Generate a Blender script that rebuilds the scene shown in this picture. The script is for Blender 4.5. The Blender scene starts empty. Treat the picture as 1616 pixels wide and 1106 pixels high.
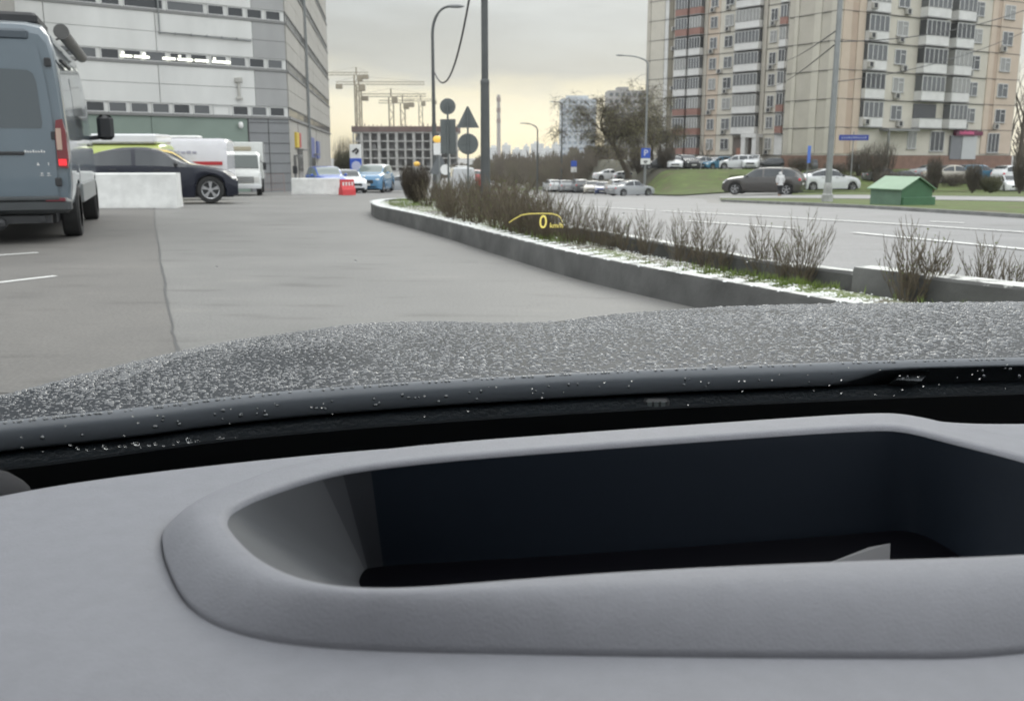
import bpy, math, random
import numpy as np
from mathutils import Vector, Matrix
R = math.radians
random.seed(7)
rng = np.random.default_rng(7)
scene = bpy.context.scene
COL = scene.collection

# ---------------------------------------------------------------- camera
CAMZ, PITCH, F = 1.2, R(11.6), 1500.0
cam = bpy.data.cameras.new("camera")
cam.sensor_width = 36.0
cam.lens = F / 1616.0 * 36.0
cam.clip_start, cam.clip_end = 0.02, 6000
cam.dof.use_dof = True
cam.dof.focus_distance = 1.35
cam.dof.aperture_fstop = 12.0
camo = bpy.data.objects.new("camera", cam)
COL.objects.link(camo)
camo.location = (0, 0, CAMZ)
camo.rotation_euler = (math.pi / 2 - PITCH, 0, 0)
scene.camera = camo

# ---------------------------------------------------------------- world: overcast sky with a warm break low ahead
world = bpy.data.worlds.new("World")
scene.world = world
world.use_nodes = True
nt = world.node_tree
nt.nodes.clear()
def N(tree, typ, **kw):
    n = tree.nodes.new(typ)
    for k, v in kw.items():
        setattr(n, k, v)
    return n
def ramp(n, stops, interp='LINEAR'):
    cr = n.color_ramp
    cr.interpolation = interp
    while len(cr.elements) < len(stops):
        cr.elements.new(0.5)
    for e, (p, c) in zip(cr.elements, stops):
        e.position = p
        e.color = (*c, 1) if len(c) == 3 else c
SUN_EL, SUN_AZ = R(28), R(10)      # azimuth to the right of straight ahead
wo = N(nt, 'ShaderNodeOutputWorld')
bg = N(nt, 'ShaderNodeBackground')
sky = N(nt, 'ShaderNodeTexSky')
sky.sky_type = 'NISHITA'
sky.sun_disc = False
sky.sun_elevation = SUN_EL
sky.sun_rotation = SUN_AZ
tc = N(nt, 'ShaderNodeTexCoord')
sep = N(nt, 'ShaderNodeSeparateXYZ')
nt.links.new(tc.outputs['Generated'], sep.inputs[0])
# cloud noise, stretched along the horizon
mp = N(nt, 'ShaderNodeMapping')
mp.inputs['Scale'].default_value = (2.2, 2.2, 9.0)
nt.links.new(tc.outputs['Generated'], mp.inputs[0])
nz = N(nt, 'ShaderNodeTexNoise')
nz.inputs['Scale'].default_value = 2.1
nz.inputs['Detail'].default_value = 5
nz.inputs['Roughness'].default_value = 0.5
nt.links.new(mp.outputs[0], nz.inputs['Vector'])
# elevation perturbed by the clouds
ma = N(nt, 'ShaderNodeMath', operation='MULTIPLY_ADD')
nt.links.new(nz.outputs['Fac'], ma.inputs[0])
ma.inputs[1].default_value = 0.11
ma.inputs[2].default_value = -0.055
ad = N(nt, 'ShaderNodeMath', operation='ADD')
nt.links.new(sep.outputs['Z'], ad.inputs[0])
nt.links.new(ma.outputs[0], ad.inputs[1])
cr = N(nt, 'ShaderNodeValToRGB')
ramp(cr, [(0.0, (1.05, 0.92, 0.60)), (0.025, (1.12, 0.98, 0.68)), (0.058, (0.98, 0.88, 0.64)), (0.085, (0.54, 0.53, 0.49)),
          (0.15, (0.50, 0.51, 0.50)), (0.35, (0.95, 0.98, 1.02)), (1.0, (1.0, 1.0, 1.0))])
nt.links.new(ad.outputs[0], cr.inputs[0])
# away from the break the low sky is plain grey
az = N(nt, 'ShaderNodeMath', operation='MULTIPLY_ADD')
nt.links.new(sep.outputs['Y'], az.inputs[0])
az.inputs[1].default_value = 2.5
az.inputs[2].default_value = -1.5
az.use_clamp = True
cr2 = N(nt, 'ShaderNodeValToRGB')
ramp(cr2, [(0.0, (1.05, 1.06, 1.06)), (0.2, (1.05, 1.08, 1.11)), (0.4, (1.0, 1.03, 1.07)), (1.0, (1.0, 1.0, 1.0))])
nt.links.new(sep.outputs['Z'], cr2.inputs[0])
mx = N(nt, 'ShaderNodeMixRGB')
nt.links.new(az.outputs[0], mx.inputs[0])
nt.links.new(cr2.outputs[0], mx.inputs[1])
nt.links.new(cr.outputs[0], mx.inputs[2])
# overcast dome is brighter overhead
el = N(nt, 'ShaderNodeMapRange')
el.inputs['From Min'].default_value = 0.12
el.inputs['From Max'].default_value = 0.6
el.inputs['To Min'].default_value = 1.0
el.inputs['To Max'].default_value = 2.25
nt.links.new(sep.outputs['Z'], el.inputs[0])
mv = N(nt, 'ShaderNodeMath', operation='MULTIPLY_ADD')   # darker and paler cloud patches
nt.links.new(nz.outputs['Fac'], mv.inputs[0])
mv.inputs[1].default_value = 0.8
mv.inputs[2].default_value = 0.56
mm = N(nt, 'ShaderNodeMath', operation='MULTIPLY')
nt.links.new(el.outputs[0], mm.inputs[0])
nt.links.new(mv.outputs[0], mm.inputs[1])
vm = N(nt, 'ShaderNodeVectorMath', operation='SCALE')
nt.links.new(mx.outputs[0], vm.inputs[0])
nt.links.new(mm.outputs[0], vm.inputs['Scale'])
sk = N(nt, 'ShaderNodeVectorMath', operation='SCALE')
nt.links.new(sky.outputs[0], sk.inputs[0])
sk.inputs['Scale'].default_value = 0.008
sm = N(nt, 'ShaderNodeVectorMath', operation='ADD')
nt.links.new(vm.outputs[0], sm.inputs[0])
nt.links.new(sk.outputs[0], sm.inputs[1])
nt.links.new(sm.outputs[0], bg.inputs[0])
bg.inputs[1].default_value = 1.0
nt.links.new(bg.outputs[0], wo.inputs[0])

# ---------------------------------------------------------------- sun behind the clouds
sun = bpy.data.lights.new("sun", 'SUN')
sun.energy = 0.7
sun.angle = R(25)
sun.color = (1.0, 0.95, 0.86)
suno = bpy.data.objects.new("sun", sun)
COL.objects.link(suno)
sd = Vector((math.sin(SUN_AZ) * math.cos(SUN_EL), math.cos(SUN_AZ) * math.cos(SUN_EL), math.sin(SUN_EL)))
suno.rotation_euler = (-sd).to_track_quat('-Z', 'Y').to_euler()
suno.location = (0, 0, 60)
vs = scene.view_settings
scene.display_settings.display_device = 'sRGB'
vs.view_transform = 'Standard'
vs.look = 'None'
vs.exposure = 0.0
vs.gamma = 1.0
scene.cycles.max_bounces = 6
scene.cycles.transparent_max_bounces = 8
scene.cycles.use_denoising = True

# ---------------------------------------------------------------- rays of the measured view -> world points
cp, sp = math.cos(PITCH), math.sin(PITCH)
def ray(px, py):
    xc, yc = (px - 808) / F, (553 - py) / F
    return Vector((xc, cp + yc * sp, -sp + yc * cp))
def at_z(px, py, z):
    d = ray(px, py)
    t = (z - CAMZ) / d.z
    return Vector((d.x * t, d.y * t, z))
def at_y(px, py, Y):
    d = ray(px, py)
    t = Y / d.y
    return Vector((d.x * t, Y, CAMZ + d.z * t))
def sst(a, b, x):
    t = min(1, max(0, (x - a) / (b - a)))
    return t * t * (3 - 2 * t)
def zg(x, y):
    k = 0.027 + 0.010 * sst(-9, -1, x) - 0.006 * sst(11, 18, x)
    d = y - 22
    if d < -6: h = 0
    elif d < 6: h = (d + 6) ** 2 / 24
    else: h = d
    if y > 150: h = 128
    z = -k * h
    f = sst(12.4, 15.8, x) * sst(76, 99, y)
    return z * (1 - f) + f * (-0.35 + 0.012 * (min(y, 150) - 100))
def ground(px, py, ymax=400):
    d = ray(px, py)
    t = 3.0
    while t * d.y < ymax:
        p = d * t
        if CAMZ + p.z <= zg(p.x, p.y):
            break
        t += 0.1
    p = d * t
    return Vector((p.x, p.y, zg(p.x, p.y)))

# ---------------------------------------------------------------- materials
MATS = {}
def mat(name, col, rough=0.6, metal=0.0, var=0.0, vscale=3.0, bump=0.0, bscale=40.0, emit=None, estr=0.0, coat=0.0, spec=0.5, stops=None, detail=4, stretch=None):
    if name in MATS: return MATS[name]
    m = bpy.data.materials.new(name)
    m.use_nodes = True
    t = m.node_tree
    b = t.nodes['Principled BSDF']
    b.inputs['Base Color'].default_value = (*col, 1)
    b.inputs['Roughness'].default_value = rough
    b.inputs['Metallic'].default_value = metal
    b.inputs['Specular IOR Level'].default_value = spec
    if coat: 
        b.inputs['Coat Weight'].default_value = coat
        b.inputs['Coat Roughness'].default_value = 0.04
    if emit:
        b.inputs['Emission Color'].default_value = (*emit, 1)
        b.inputs['Emission Strength'].default_value = estr
    if var or bump or stops:
        c = N(t, 'ShaderNodeTexCoord')
        src = c.outputs['Object']
        if stretch:
            mpn = N(t, 'ShaderNodeMapping')
            mpn.inputs['Scale'].default_value = stretch
            t.links.new(src, mpn.inputs[0])
            src = mpn.outputs[0]
    if var or stops:
        n = N(t, 'ShaderNodeTexNoise')
        n.inputs['Scale'].default_value = vscale
        n.inputs['Detail'].default_value = detail
        n.inputs['Roughness'].default_value = 0.62
        t.links.new(src, n.inputs['Vector'])
        r = N(t, 'ShaderNodeValToRGB')
        if stops: ramp(r, stops)
        else: ramp(r, [(0.28, tuple(x * (1 - var) for x in col)), (0.72, tuple(min(1, x * (1 + var)) for x in col))])
        t.links.new(n.outputs['Fac'], r.inputs[0])
        t.links.new(r.outputs[0], b.inputs['Base Color'])
    if bump:
        n2 = N(t, 'ShaderNodeTexNoise')
        n2.inputs['Scale'].default_value = bscale
        n2.inputs['Detail'].default_value = 3
        t.links.new(src, n2.inputs['Vector'])
        bp = N(t, 'ShaderNodeBump')
        bp.inputs['Strength'].default_value = bump
        bp.inputs['Distance'].default_value = 0.02
        t.links.new(n2.outputs['Fac'], bp.inputs['Height'])
        t.links.new(bp.outputs[0], b.inputs['Normal'])
    MATS[name] = m
    return m
def paint(name, col, rough=0.22):
    return mat('paint_' + name, col, rough, 0.0, var=0.06, vscale=1.5, coat=0.7)
M_GLASS = mat('car_glass', (0.02, 0.025, 0.03), 0.05, spec=0.8)
M_GLASSL = mat('car_glass_pale', (0.16, 0.19, 0.18), 0.08, spec=0.8)
M_TYRE = mat('tyre_rubber', (0.018, 0.018, 0.018), 0.8, var=0.3, vscale=8)
M_RIM = mat('rim_alloy', (0.45, 0.45, 0.46), 0.3, 0.8)
M_BLACK = mat('black_plastic', (0.02, 0.021, 0.023), 0.55, var=0.2)
M_RED = mat('red_lens', (0.45, 0.015, 0.02), 0.15)
M_LAMP = mat('lamp_lens', (0.75, 0.75, 0.72), 0.08, 0.2)
M_PLATE = mat('white_plate', (0.6, 0.6, 0.58), 0.4)
M_CONC = mat('concrete', (0.33, 0.33, 0.32), 0.85, var=0.3, vscale=3.0, bump=0.3, bscale=60)
M_KERB = mat('kerb_concrete', (0.19, 0.19, 0.185), 0.8, var=0.3, vscale=2.5, bump=0.4, bscale=50)
M_WHITECONC = mat('white_concrete', (0.66, 0.66, 0.64), 0.8, var=0.14, vscale=3.5, bump=0.2, bscale=60)
M_GALV = mat('galvanised', (0.24, 0.25, 0.25), 0.5, 0.5, var=0.15)
M_GALVD = mat('dark_steel', (0.085, 0.09, 0.09), 0.5, 0.3, var=0.15)
M_CABLE = mat('cable_rubber', (0.05, 0.05, 0.05), 0.6)
M_WHITE = mat('white_paint', (0.72, 0.72, 0.70), 0.5, var=0.06)
M_BLUE = mat('sign_blue', (0.03, 0.09, 0.45), 0.4)
M_BARK = mat('bark', (0.075, 0.062, 0.048), 0.9, var=0.35, vscale=6, bump=0.6)
M_TWIG = mat('twig', (0.105, 0.086, 0.06), 0.9, var=0.35, vscale=5)
M_BRUSH = mat('bare_brush', (0.085, 0.072, 0.056), 0.95, var=0.4, vscale=1.2)
M_LEAF = mat('young_leaf', (0.165, 0.15, 0.075), 0.7, var=0.45, vscale=2.0)

# ---------------------------------------------------------------- mesh builder
class MB:
    def __init__(s):
        s.v, s.f, s.m = [], [], []
    def face(s, idx, m=0):
        s.f.append(tuple(idx)); s.m.append(m)
    def poly(s, pts, m=0):
        k = len(s.v)
        s.v += [tuple(p) for p in pts]
        s.face(range(k, k + len(pts)), m)
    def hexa(s, c, m=0):            # 8 corners: bottom 4 (ccw), top 4
        k = len(s.v)
        s.v += [tuple(p) for p in c]
        for q in ((3, 2, 1, 0), (4, 5, 6, 7), (0, 1, 5, 4), (1, 2, 6, 5), (2, 3, 7, 6), (3, 0, 4, 7)):
            s.face([k + i for i in q], m)
    def box(s, x0, x1, y0, y1, z0, z1, m=0):
        s.hexa([(x0, y0, z0), (x1, y0, z0), (x1, y1, z0), (x0, y1, z0), (x0, y0, z1), (x1, y0, z1), (x1, y1, z1), (x0, y1, z1)], m)
    def rbox(s, x0, x1, y0, y1, z0, z1, r=0.02, m=0):     # box with chamfered edges
        k = len(s.v)
        rings = []
        for z, e in ((z0, r), (z0 + r, 0), (z1 - r, 0), (z1, r)):
            a0, a1, b0, b1 = x0 + e, x1 - e, y0 + e, y1 - e
            ring = [(a0 + r, b0, z), (a1 - r, b0, z), (a1, b0 + r, z), (a1, b1 - r, z), (a1 - r, b1, z), (a0 + r, b1, z), (a0, b1 - r, z), (a0, b0 + r, z)]
            rings.append(ring)
        s.loft(rings, True, m, caps=True)
    def loft(s, rings, closed=True, m=0, caps=False, close_rings=False):
        k = len(s.v); n = len(rings[0])
        for r_ in rings: s.v += [tuple(p) for p in r_]
        L = len(rings)
        for i in range(L if close_rings else L - 1):
            j2 = (i + 1) % L
            for j in range(n if closed else n - 1):
                jj = (j + 1) % n
                s.face((k + i * n + j, k + i * n + jj, k + j2 * n + jj, k + j2 * n + j), m)
        if caps:
            s.face([k + j for j in range(n)][::-1], m)
            s.face([k + (L - 1) * n + j for j in range(n)], m)
    def tube(s, pts, rad, n=8, m=0, caps=True):
        pts = [Vector(p) for p in pts]
        if not hasattr(rad, '__len__'): rad = [rad] * len(pts)
        rings = []
        up0 = None
        for i, p in enumerate(pts):
            d = (pts[min(i + 1, len(pts) - 1)] - pts[max(i - 1, 0)]).normalized()
            if up0 is None:
                up0 = Vector((0, 0, 1)) if abs(d.z) < 0.9 else Vector((1, 0, 0))
            a = d.cross(up0)
            if a.length < 1e-4: a = d.orthogonal()
            a.normalize(); b = d.cross(a).normalized()
            up0 = -b if False else up0
            rings.append([p + (a * math.cos(2 * math.pi * j / n) + b * math.sin(2 * math.pi * j / n)) * rad[i] for j in range(n)])
        s.loft(rings, True, m, caps)
    def lathe(s, prof, n=20, m=0, axis='z', origin=(0, 0, 0), caps=True):
        rings = []
        o = Vector(origin)
        for r_, h in prof:
            ring = []
            for j in range(n):
                a = 2 * math.pi * j / n
                if axis == 'z': p = (r_ * math.cos(a), r_ * math.sin(a), h)
                elif axis == 'x': p = (h, r_ * math.cos(a), r_ * math.sin(a))
                else: p = (r_ * math.cos(a), h, r_ * math.sin(a))
                ring.append(o + Vector(p))
            rings.append(ring)
        s.loft(rings, True, m, caps)
    def ell(s, c, r_, n=12, k=7, m=0):
        rings = []
        for i in range(1, k):
            a = math.pi * i / k
            rings.append([(c[0] + r_[0] * math.sin(a) * math.cos(2 * math.pi * j / n), c[1] + r_[1] * math.sin(a) * math.sin(2 * math.pi * j / n), c[2] - r_[2] * math.cos(a)) for j in range(n)])
        s.loft(rings, True, m, True)
    def fbox(s, fr, a0, a1, z0, z1, d0, d1, m=0):   # box in a facade frame: along, up, outward
        o, u, nn = fr
        c = []
        for z in (z0, z1):
            for a, d in ((a0, d0), (a1, d0), (a1, d1), (a0, d1)):
                p = o + u * a + nn * d
                c.append((p.x, p.y, z))
        s.hexa(c, m)
    def build(s, name, mats, parent=None, smooth=False, loc=None):
        me = bpy.data.meshes.new(name)
        me.from_pydata(s.v, [], s.f)
        if not isinstance(mats, (list, tuple)): mats = [mats]
        for m_ in mats: me.materials.append(m_)
        me.polygons.foreach_set('material_index', s.m)
        if smooth is True: me.polygons.foreach_set('use_smooth', [True] * len(s.f))
        me.update()
        if smooth == 'auto':
            try: me.polygons.foreach_set('use_smooth', [True] * len(s.f)); me.set_sharp_from_angle(angle=R(35))
            except Exception: pass
        o = bpy.data.objects.new(name, me)
        COL.objects.link(o)
        if parent is not None: o.parent = parent
        if loc is not None: o.location = loc
        return o
def fix_normals(o):
    import bmesh
    bm = bmesh.new(); bm.from_mesh(o.data)
    bmesh.ops.recalc_face_normals(bm, faces=bm.faces)
    bm.to_mesh(o.data); bm.free()
    return o
def tag(o, label=None, cat=None, group=None, kind=None):
    if label: o['label'] = label
    if cat: o['category'] = cat
    if group: o['group'] = group
    if kind: o['kind'] = kind
    return o
def thing(name, label, cat, loc=(0, 0, 0), rz=0.0, group=None, scale=None):
    o = bpy.data.objects.new(name, None)
    o.empty_display_size = 0.2
    COL.objects.link(o)
    o.location = loc
    o.rotation_euler = (0, 0, rz)
    if scale: o.scale = (scale,) * 3
    return tag(o, label, cat, group)
def kids(o): return [c for c in o.children]
def dup(o, loc=None, rz=None, label=None, group=None, scale=None, parent=None):
    c = o.copy(); COL.objects.link(c)
    if parent is not None: c.parent = parent
    if loc is not None: c.location = loc
    if rz is not None: c.rotation_euler = (0, 0, rz)
    if scale is not None: c.scale = scale if hasattr(scale, '__len__') else (scale,) * 3
    if label: c['label'] = label
    if group: c['group'] = group
    for k in kids(o): dup(k, parent=c)
    return c
def text_mesh(body, size, depth, mats, name, parent=None, align='CENTER'):
    cu = bpy.data.curves.new(name, 'FONT')
    cu.body = body; cu.size = size; cu.extrude = depth; cu.align_x = align; cu.align_y = 'CENTER'
    t = bpy.data.objects.new(name, cu); COL.objects.link(t)
    dg = bpy.context.evaluated_depsgraph_get()
    me = bpy.data.meshes.new_from_object(t.evaluated_get(dg))
    bpy.data.objects.remove(t)
    me.materials.clear(); me.materials.append(mats)
    o = bpy.data.objects.new(name, me); COL.objects.link(o)
    if parent is not None: o.parent = parent
    return o
def interp(xs, ys, x): return float(np.interp(x, xs, ys))
HAZE = True
# ================================================================ GROUND
def asphalt(name, col, wet=True):
    m = bpy.data.materials.new(name); m.use_nodes = True
    t = m.node_tree; b = t.nodes['Principled BSDF']
    c = N(t, 'ShaderNodeTexCoord')
    n1 = N(t, 'ShaderNodeTexNoise'); n1.inputs['Scale'].default_value = 0.35; n1.inputs['Detail'].default_value = 6; n1.inputs['Roughness'].default_value = 0.65
    n2 = N(t, 'ShaderNodeTexNoise'); n2.inputs['Scale'].default_value = 45; n2.inputs['Detail'].default_value = 3
    mpn = N(t, 'ShaderNodeMapping'); mpn.inputs['Scale'].default_value = (0.8, 3.0, 1)
    n3 = N(t, 'ShaderNodeTexNoise'); n3.inputs['Scale'].default_value = 1.1; n3.inputs['Detail'].default_value = 5
    t.links.new(c.outputs['Object'], n1.inputs['Vector']); t.links.new(c.outputs['Object'], n2.inputs['Vector'])
    t.links.new(c.outputs['Object'], mpn.inputs[0]); t.links.new(mpn.outputs[0], n3.inputs['Vector'])
    r1 = N(t, 'ShaderNodeValToRGB'); ramp(r1, [(0.3, tuple(x * 0.74 for x in col)), (0.7, tuple(x * 1.18 for x in col))])
    t.links.new(n1.outputs['Fac'], r1.inputs[0])
    r2 = N(t, 'ShaderNodeValToRGB'); ramp(r2, [(0.3, (0.8, 0.8, 0.8)), (0.7, (1.18, 1.18, 1.18))])
    t.links.new(n2.outputs['Fac'], r2.inputs[0])
    r3 = N(t, 'ShaderNodeValToRGB'); ramp(r3, [(0.27, (0.68, 0.67, 0.66)), (0.42, (1, 1, 1)), (0.6, (1, 1, 1)), (0.72, (1.12, 1.11, 1.09))])
    t.links.new(n3.outputs['Fac'], r3.inputs[0])
    m1 = N(t, 'ShaderNodeMixRGB', blend_type='MULTIPLY'); m1.inputs[0].default_value = 1
    m2 = N(t, 'ShaderNodeMixRGB', blend_type='MULTIPLY'); m2.inputs[0].default_value = 1
    t.links.new(r1.outputs[0], m1.inputs[1]); t.links.new(r2.outputs[0], m1.inputs[2])
    t.links.new(m1.outputs[0], m2.inputs[1]); t.links.new(r3.outputs[0], m2.inputs[2])
    t.links.new(m2.outputs[0], b.inputs['Base Color'])
    rr = N(t, 'ShaderNodeMapRange'); rr.inputs['To Min'].default_value = 0.5; rr.inputs['To Max'].default_value = 0.8
    t.links.new(n1.outputs['Fac'], rr.inputs[0]); t.links.new(rr.outputs[0], b.inputs['Roughness'])
    bp = N(t, 'ShaderNodeBump'); bp.inputs['Strength'].default_value = 0.35; bp.inputs['Distance'].default_value = 0.01
    t.links.new(n2.outputs['Fac'], bp.inputs['Height']); t.links.new(bp.outputs[0], b.inputs['Normal'])
    return m
M_ASPH = asphalt('lot_asphalt', (0.150, 0.147, 0.140))
M_ROAD = asphalt('road_asphalt', (0.185, 0.183, 0.183))
M_PAVE = mat('path_asphalt', (0.26, 0.255, 0.25), 0.85, var=0.2, vscale=1.5)
M_GRASS = mat('grass_green', (0.075, 0.115, 0.022), 0.9, vscale=0.8, detail=8, bump=0.8, bscale=6,
              stops=[(0.3, (0.11, 0.088, 0.05)), (0.42, (0.072, 0.082, 0.022)), (0.55, (0.075, 0.112, 0.02)), (0.75, (0.13, 0.155, 0.04))])
M_MARK = mat('road_marking', (0.62, 0.62, 0.60), 0.6, vscale=6, stops=[(0.3, (0.3, 0.3, 0.3)), (0.45, (0.6, 0.6, 0.58)), (1, (0.66, 0.66, 0.64))])
M_TAR = mat('tar_seam', (0.055, 0.055, 0.055), 0.5)

def grid_sheet(name, xs, ys, off, m):
    v = [(x, y, zg(x, y) + off) for y in ys for x in xs]
    n = len(xs)
    f = [(j * n + i, j * n + i + 1, (j + 1) * n + i + 1, (j + 1) * n + i) for j in range(len(ys) - 1) for i in range(n - 1)]
    me = bpy.data.meshes.new(name); me.from_pydata(v, [], f); me.materials.append(m)
    me.polygons.foreach_set('use_smooth', [True] * len(f))
    o = bpy.data.objects.new(name, me); COL.objects.link(o)
    return o
xs = [-900, -400, -200, -120, -80] + list(np.arange(-60, 12, 3.0)) + list(np.arange(12, 17, 0.5)) + list(np.arange(17, 80, 3.0)) + [100, 140, 220, 420, 900]
ys = [-30, -10, 0] + list(np.arange(4, 16, 2.0)) + list(np.arange(16, 30, 1.0)) + list(np.arange(30, 74, 4.0)) + list(np.arange(74, 102, 1.0)) + list(np.arange(102, 152, 4.0)) + [151, 170, 220, 300, 420, 600, 900, 1390]
tag(grid_sheet('ground', xs, ys, 0.0, M_ASPH), kind='structure')

def drape(name, A, B, off, m, nu=24, nv=8, kind='structure'):
    """sheet between two ground polylines (world xy), draped on the terrain"""
    def samp(P, t):
        P = [Vector((p[0], p[1], 0)) for p in P]
        L = [0]
        for i in range(1, len(P)): L.append(L[-1] + (P[i] - P[i - 1]).length)
        d = t * L[-1]
        for i in range(1, len(P)):
            if d <= L[i] + 1e-6:
                return P[i - 1].lerp(P[i], (d - L[i - 1]) / max(1e-6, L[i] - L[i - 1]))
        return P[-1]
    v, f = [], []
    for i in range(nu + 1):
        a, b = samp(A, i / nu), samp(B, i / nu)
        for j in range(nv + 1):
            p = a.lerp(b, j / nv)
            v.append((p.x, p.y, zg(p.x, p.y) + off))
    for i in range(nu):
        for j in range(nv):
            k = i * (nv + 1) + j
            f.append((k, k + 1, k + nv + 2, k + nv + 1))
    me = bpy.data.meshes.new(name); me.from_pydata(v, [], f); me.materials.append(m)
    me.polygons.foreach_set('use_smooth', [True] * len(f))
    o = bpy.data.objects.new(name, me); COL.objects.link(o)
    fix_normals(o)
    return tag(o, kind=kind)
def gp(*pts): return [ground(*p) for p in pts]

# median outline (world), near side then round the tip then far side
NEAR = [(6.0, 0.5), (4.4, 2.6), (3.0, 4.7), (2.02, 6.5), (1.25, 8.0), (0.58, 9.5), (-0.22, 11.8), (-1.02, 14.2), (-1.9, 16.6), (-2.6, 18.5), (-3.0, 20.4), (-3.15, 22.0), (-2.95, 23.2), (-2.4, 24.0),
        (-1.4, 24.2), (-0.75, 23.0), (-0.4, 20.5), (-0.1, 17.6), (0.52, 14.2), (0.9, 12.4), (1.30, 11.0), (1.96, 9.14), (2.28, 8.2), (2.74, 7.4), (3.5, 6.1), (5.1, 3.6), (6.9, 1.2)]
def smooth_line(P, n):
    P = [Vector((p[0], p[1], 0)) for p in P]
    out = []
    for i in range(len(P) - 1):
        p0, p1, p2, p3 = P[max(i - 1, 0)], P[i], P[i + 1], P[min(i + 2, len(P) - 1)]
        for k in range(n):
            t = k / n
            out.append(0.5 * ((2 * p1) + (p2 - p0) * t + (2 * p0 - 5 * p1 + 4 * p2 - p3) * t * t + (3 * p1 - p0 - 3 * p2 + p3) * t ** 3))
    out.append(P[-1])
    return out
loop = smooth_line(NEAR, 8)
KH, KW = 0.25, 0.17
kb = MB(); rings = []
inner = []
for i, p in enumerate(loop):
    d = (loop[min(i + 1, len(loop) - 1)] - loop[max(i - 1, 0)]).normalized()
    n = Vector((d.y, -d.x, 0))          # points inside (right of travel)
    z0 = zg(p.x, p.y)
    rr = random.uniform(-1, 1) * 0.006
    q = p + n * KW
    inner.append(p + n * (KW - 0.01))
    def P3(v, z): return (v.x, v.y, z)
    KH = 0.25 + 0.07 * sst(17, 20, i / 8)
    rings.append([P3(p, z0 - 0.05), P3(p + n * (0.012 + rr), z0 + KH - 0.03), P3(p + n * (0.03 + rr), z0 + KH), P3(q - n * 0.02, z0 + KH + rr), P3(q, z0 + KH - 0.02), P3(q, z0 - 0.05)])
kb.loft(rings, False)
KH = 0.25
M_KERBW = bpy.data.materials.new('kerb_with_hail'); M_KERBW.use_nodes = True
t = M_KERBW.node_tree; b = t.nodes['Principled BSDF']; b.inputs['Roughness'].default_value = 0.85
c = N(t, 'ShaderNodeTexCoord'); n1 = N(t, 'ShaderNodeTexNoise'); n1.inputs['Scale'].default_value = 7; n1.inputs['Detail'].default_value = 8; n1.inputs['Roughness'].default_value = 0.7
n2 = N(t, 'ShaderNodeTexNoise'); n2.inputs['Scale'].default_value = 2.2; n2.inputs['Detail'].default_value = 6
t.links.new(c.outputs['Object'], n1.inputs['Vector']); t.links.new(c.outputs['Object'], n2.inputs['Vector'])
g = N(t, 'ShaderNodeNewGeometry'); sg = N(t, 'ShaderNodeSeparateXYZ'); t.links.new(g.outputs['Normal'], sg.inputs[0])
mr = N(t, 'ShaderNodeMath', operation='MULTIPLY_ADD'); t.links.new(sg.outputs['Z'], mr.inputs[0]); mr.inputs[1].default_value = 0.58; mr.inputs[2].default_value = -0.44
ad = N(t, 'ShaderNodeMath', operation='ADD'); t.links.new(mr.outputs[0], ad.inputs[0]); t.links.new(n1.outputs['Fac'], ad.inputs[1])
r1 = N(t, 'ShaderNodeValToRGB'); ramp(r1, [(0.50, (0, 0, 0)), (0.62, (1, 1, 1))]); t.links.new(ad.outputs[0], r1.inputs[0])
r2 = N(t, 'ShaderNodeValToRGB'); ramp(r2, [(0.3, (0.045, 0.045, 0.043)), (0.55, (0.078, 0.078, 0.075)), (0.75, (0.115, 0.115, 0.11))]); t.links.new(n2.outputs['Fac'], r2.inputs[0])
m1 = N(t, 'ShaderNodeMixRGB'); t.links.new(r1.outputs[0], m1.inputs[0]); t.links.new(r2.outputs[0], m1.inputs[1]); m1.inputs[2].default_value = (0.58, 0.58, 0.55, 1)
t.links.new(m1.outputs[0], b.inputs['Base Color'])
bp = N(t, 'ShaderNodeBump'); bp.inputs['Strength'].default_value = 0.6; bp.inputs['Distance'].default_value = 0.02; t.links.new(n1.outputs['Fac'], bp.inputs['Height']); t.links.new(bp.outputs[0], b.inputs['Normal'])
tag(kb.build('kerb', M_KERBW, smooth='auto'), kind='structure')
# taller kerb blocks on the road side of the bed
def kerb_run(a, b, h, w):
    mb = MB(); A, B = Vector((*a, 0)), Vector((*b, 0))
    d = (B - A).normalized(); n = Vector((-d.y, d.x, 0))
    nseg = max(2, int((B - A).length / 0.35)); rg = []
    for i in range(nseg + 1):
        p = A.lerp(B, i / nseg); j = random.uniform(-0.008, 0.008)
        rg.append([(p.x, p.y, -0.05), (p.x + n.x * j, p.y + n.y * j, h - 0.02), (p.x + n.x * 0.02, p.y + n.y * 0.02, h + j * 0.5), (p.x + n.x * (w - .02), p.y + n.y * (w - .02), h), (p.x + n.x * w, p.y + n.y * w, h - 0.02), (p.x + n.x * w, p.y + n.y * w, -0.05)])
    mb.loft(rg, True, 0, True)
    return mb
k2 = kerb_run((2.56, 7.12), (4.70, 3.72), 0.375, 0.26)
o = k2.build('kerb', M_KERBW, smooth='auto'); fix_normals(o); tag(o, kind='structure')
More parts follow.
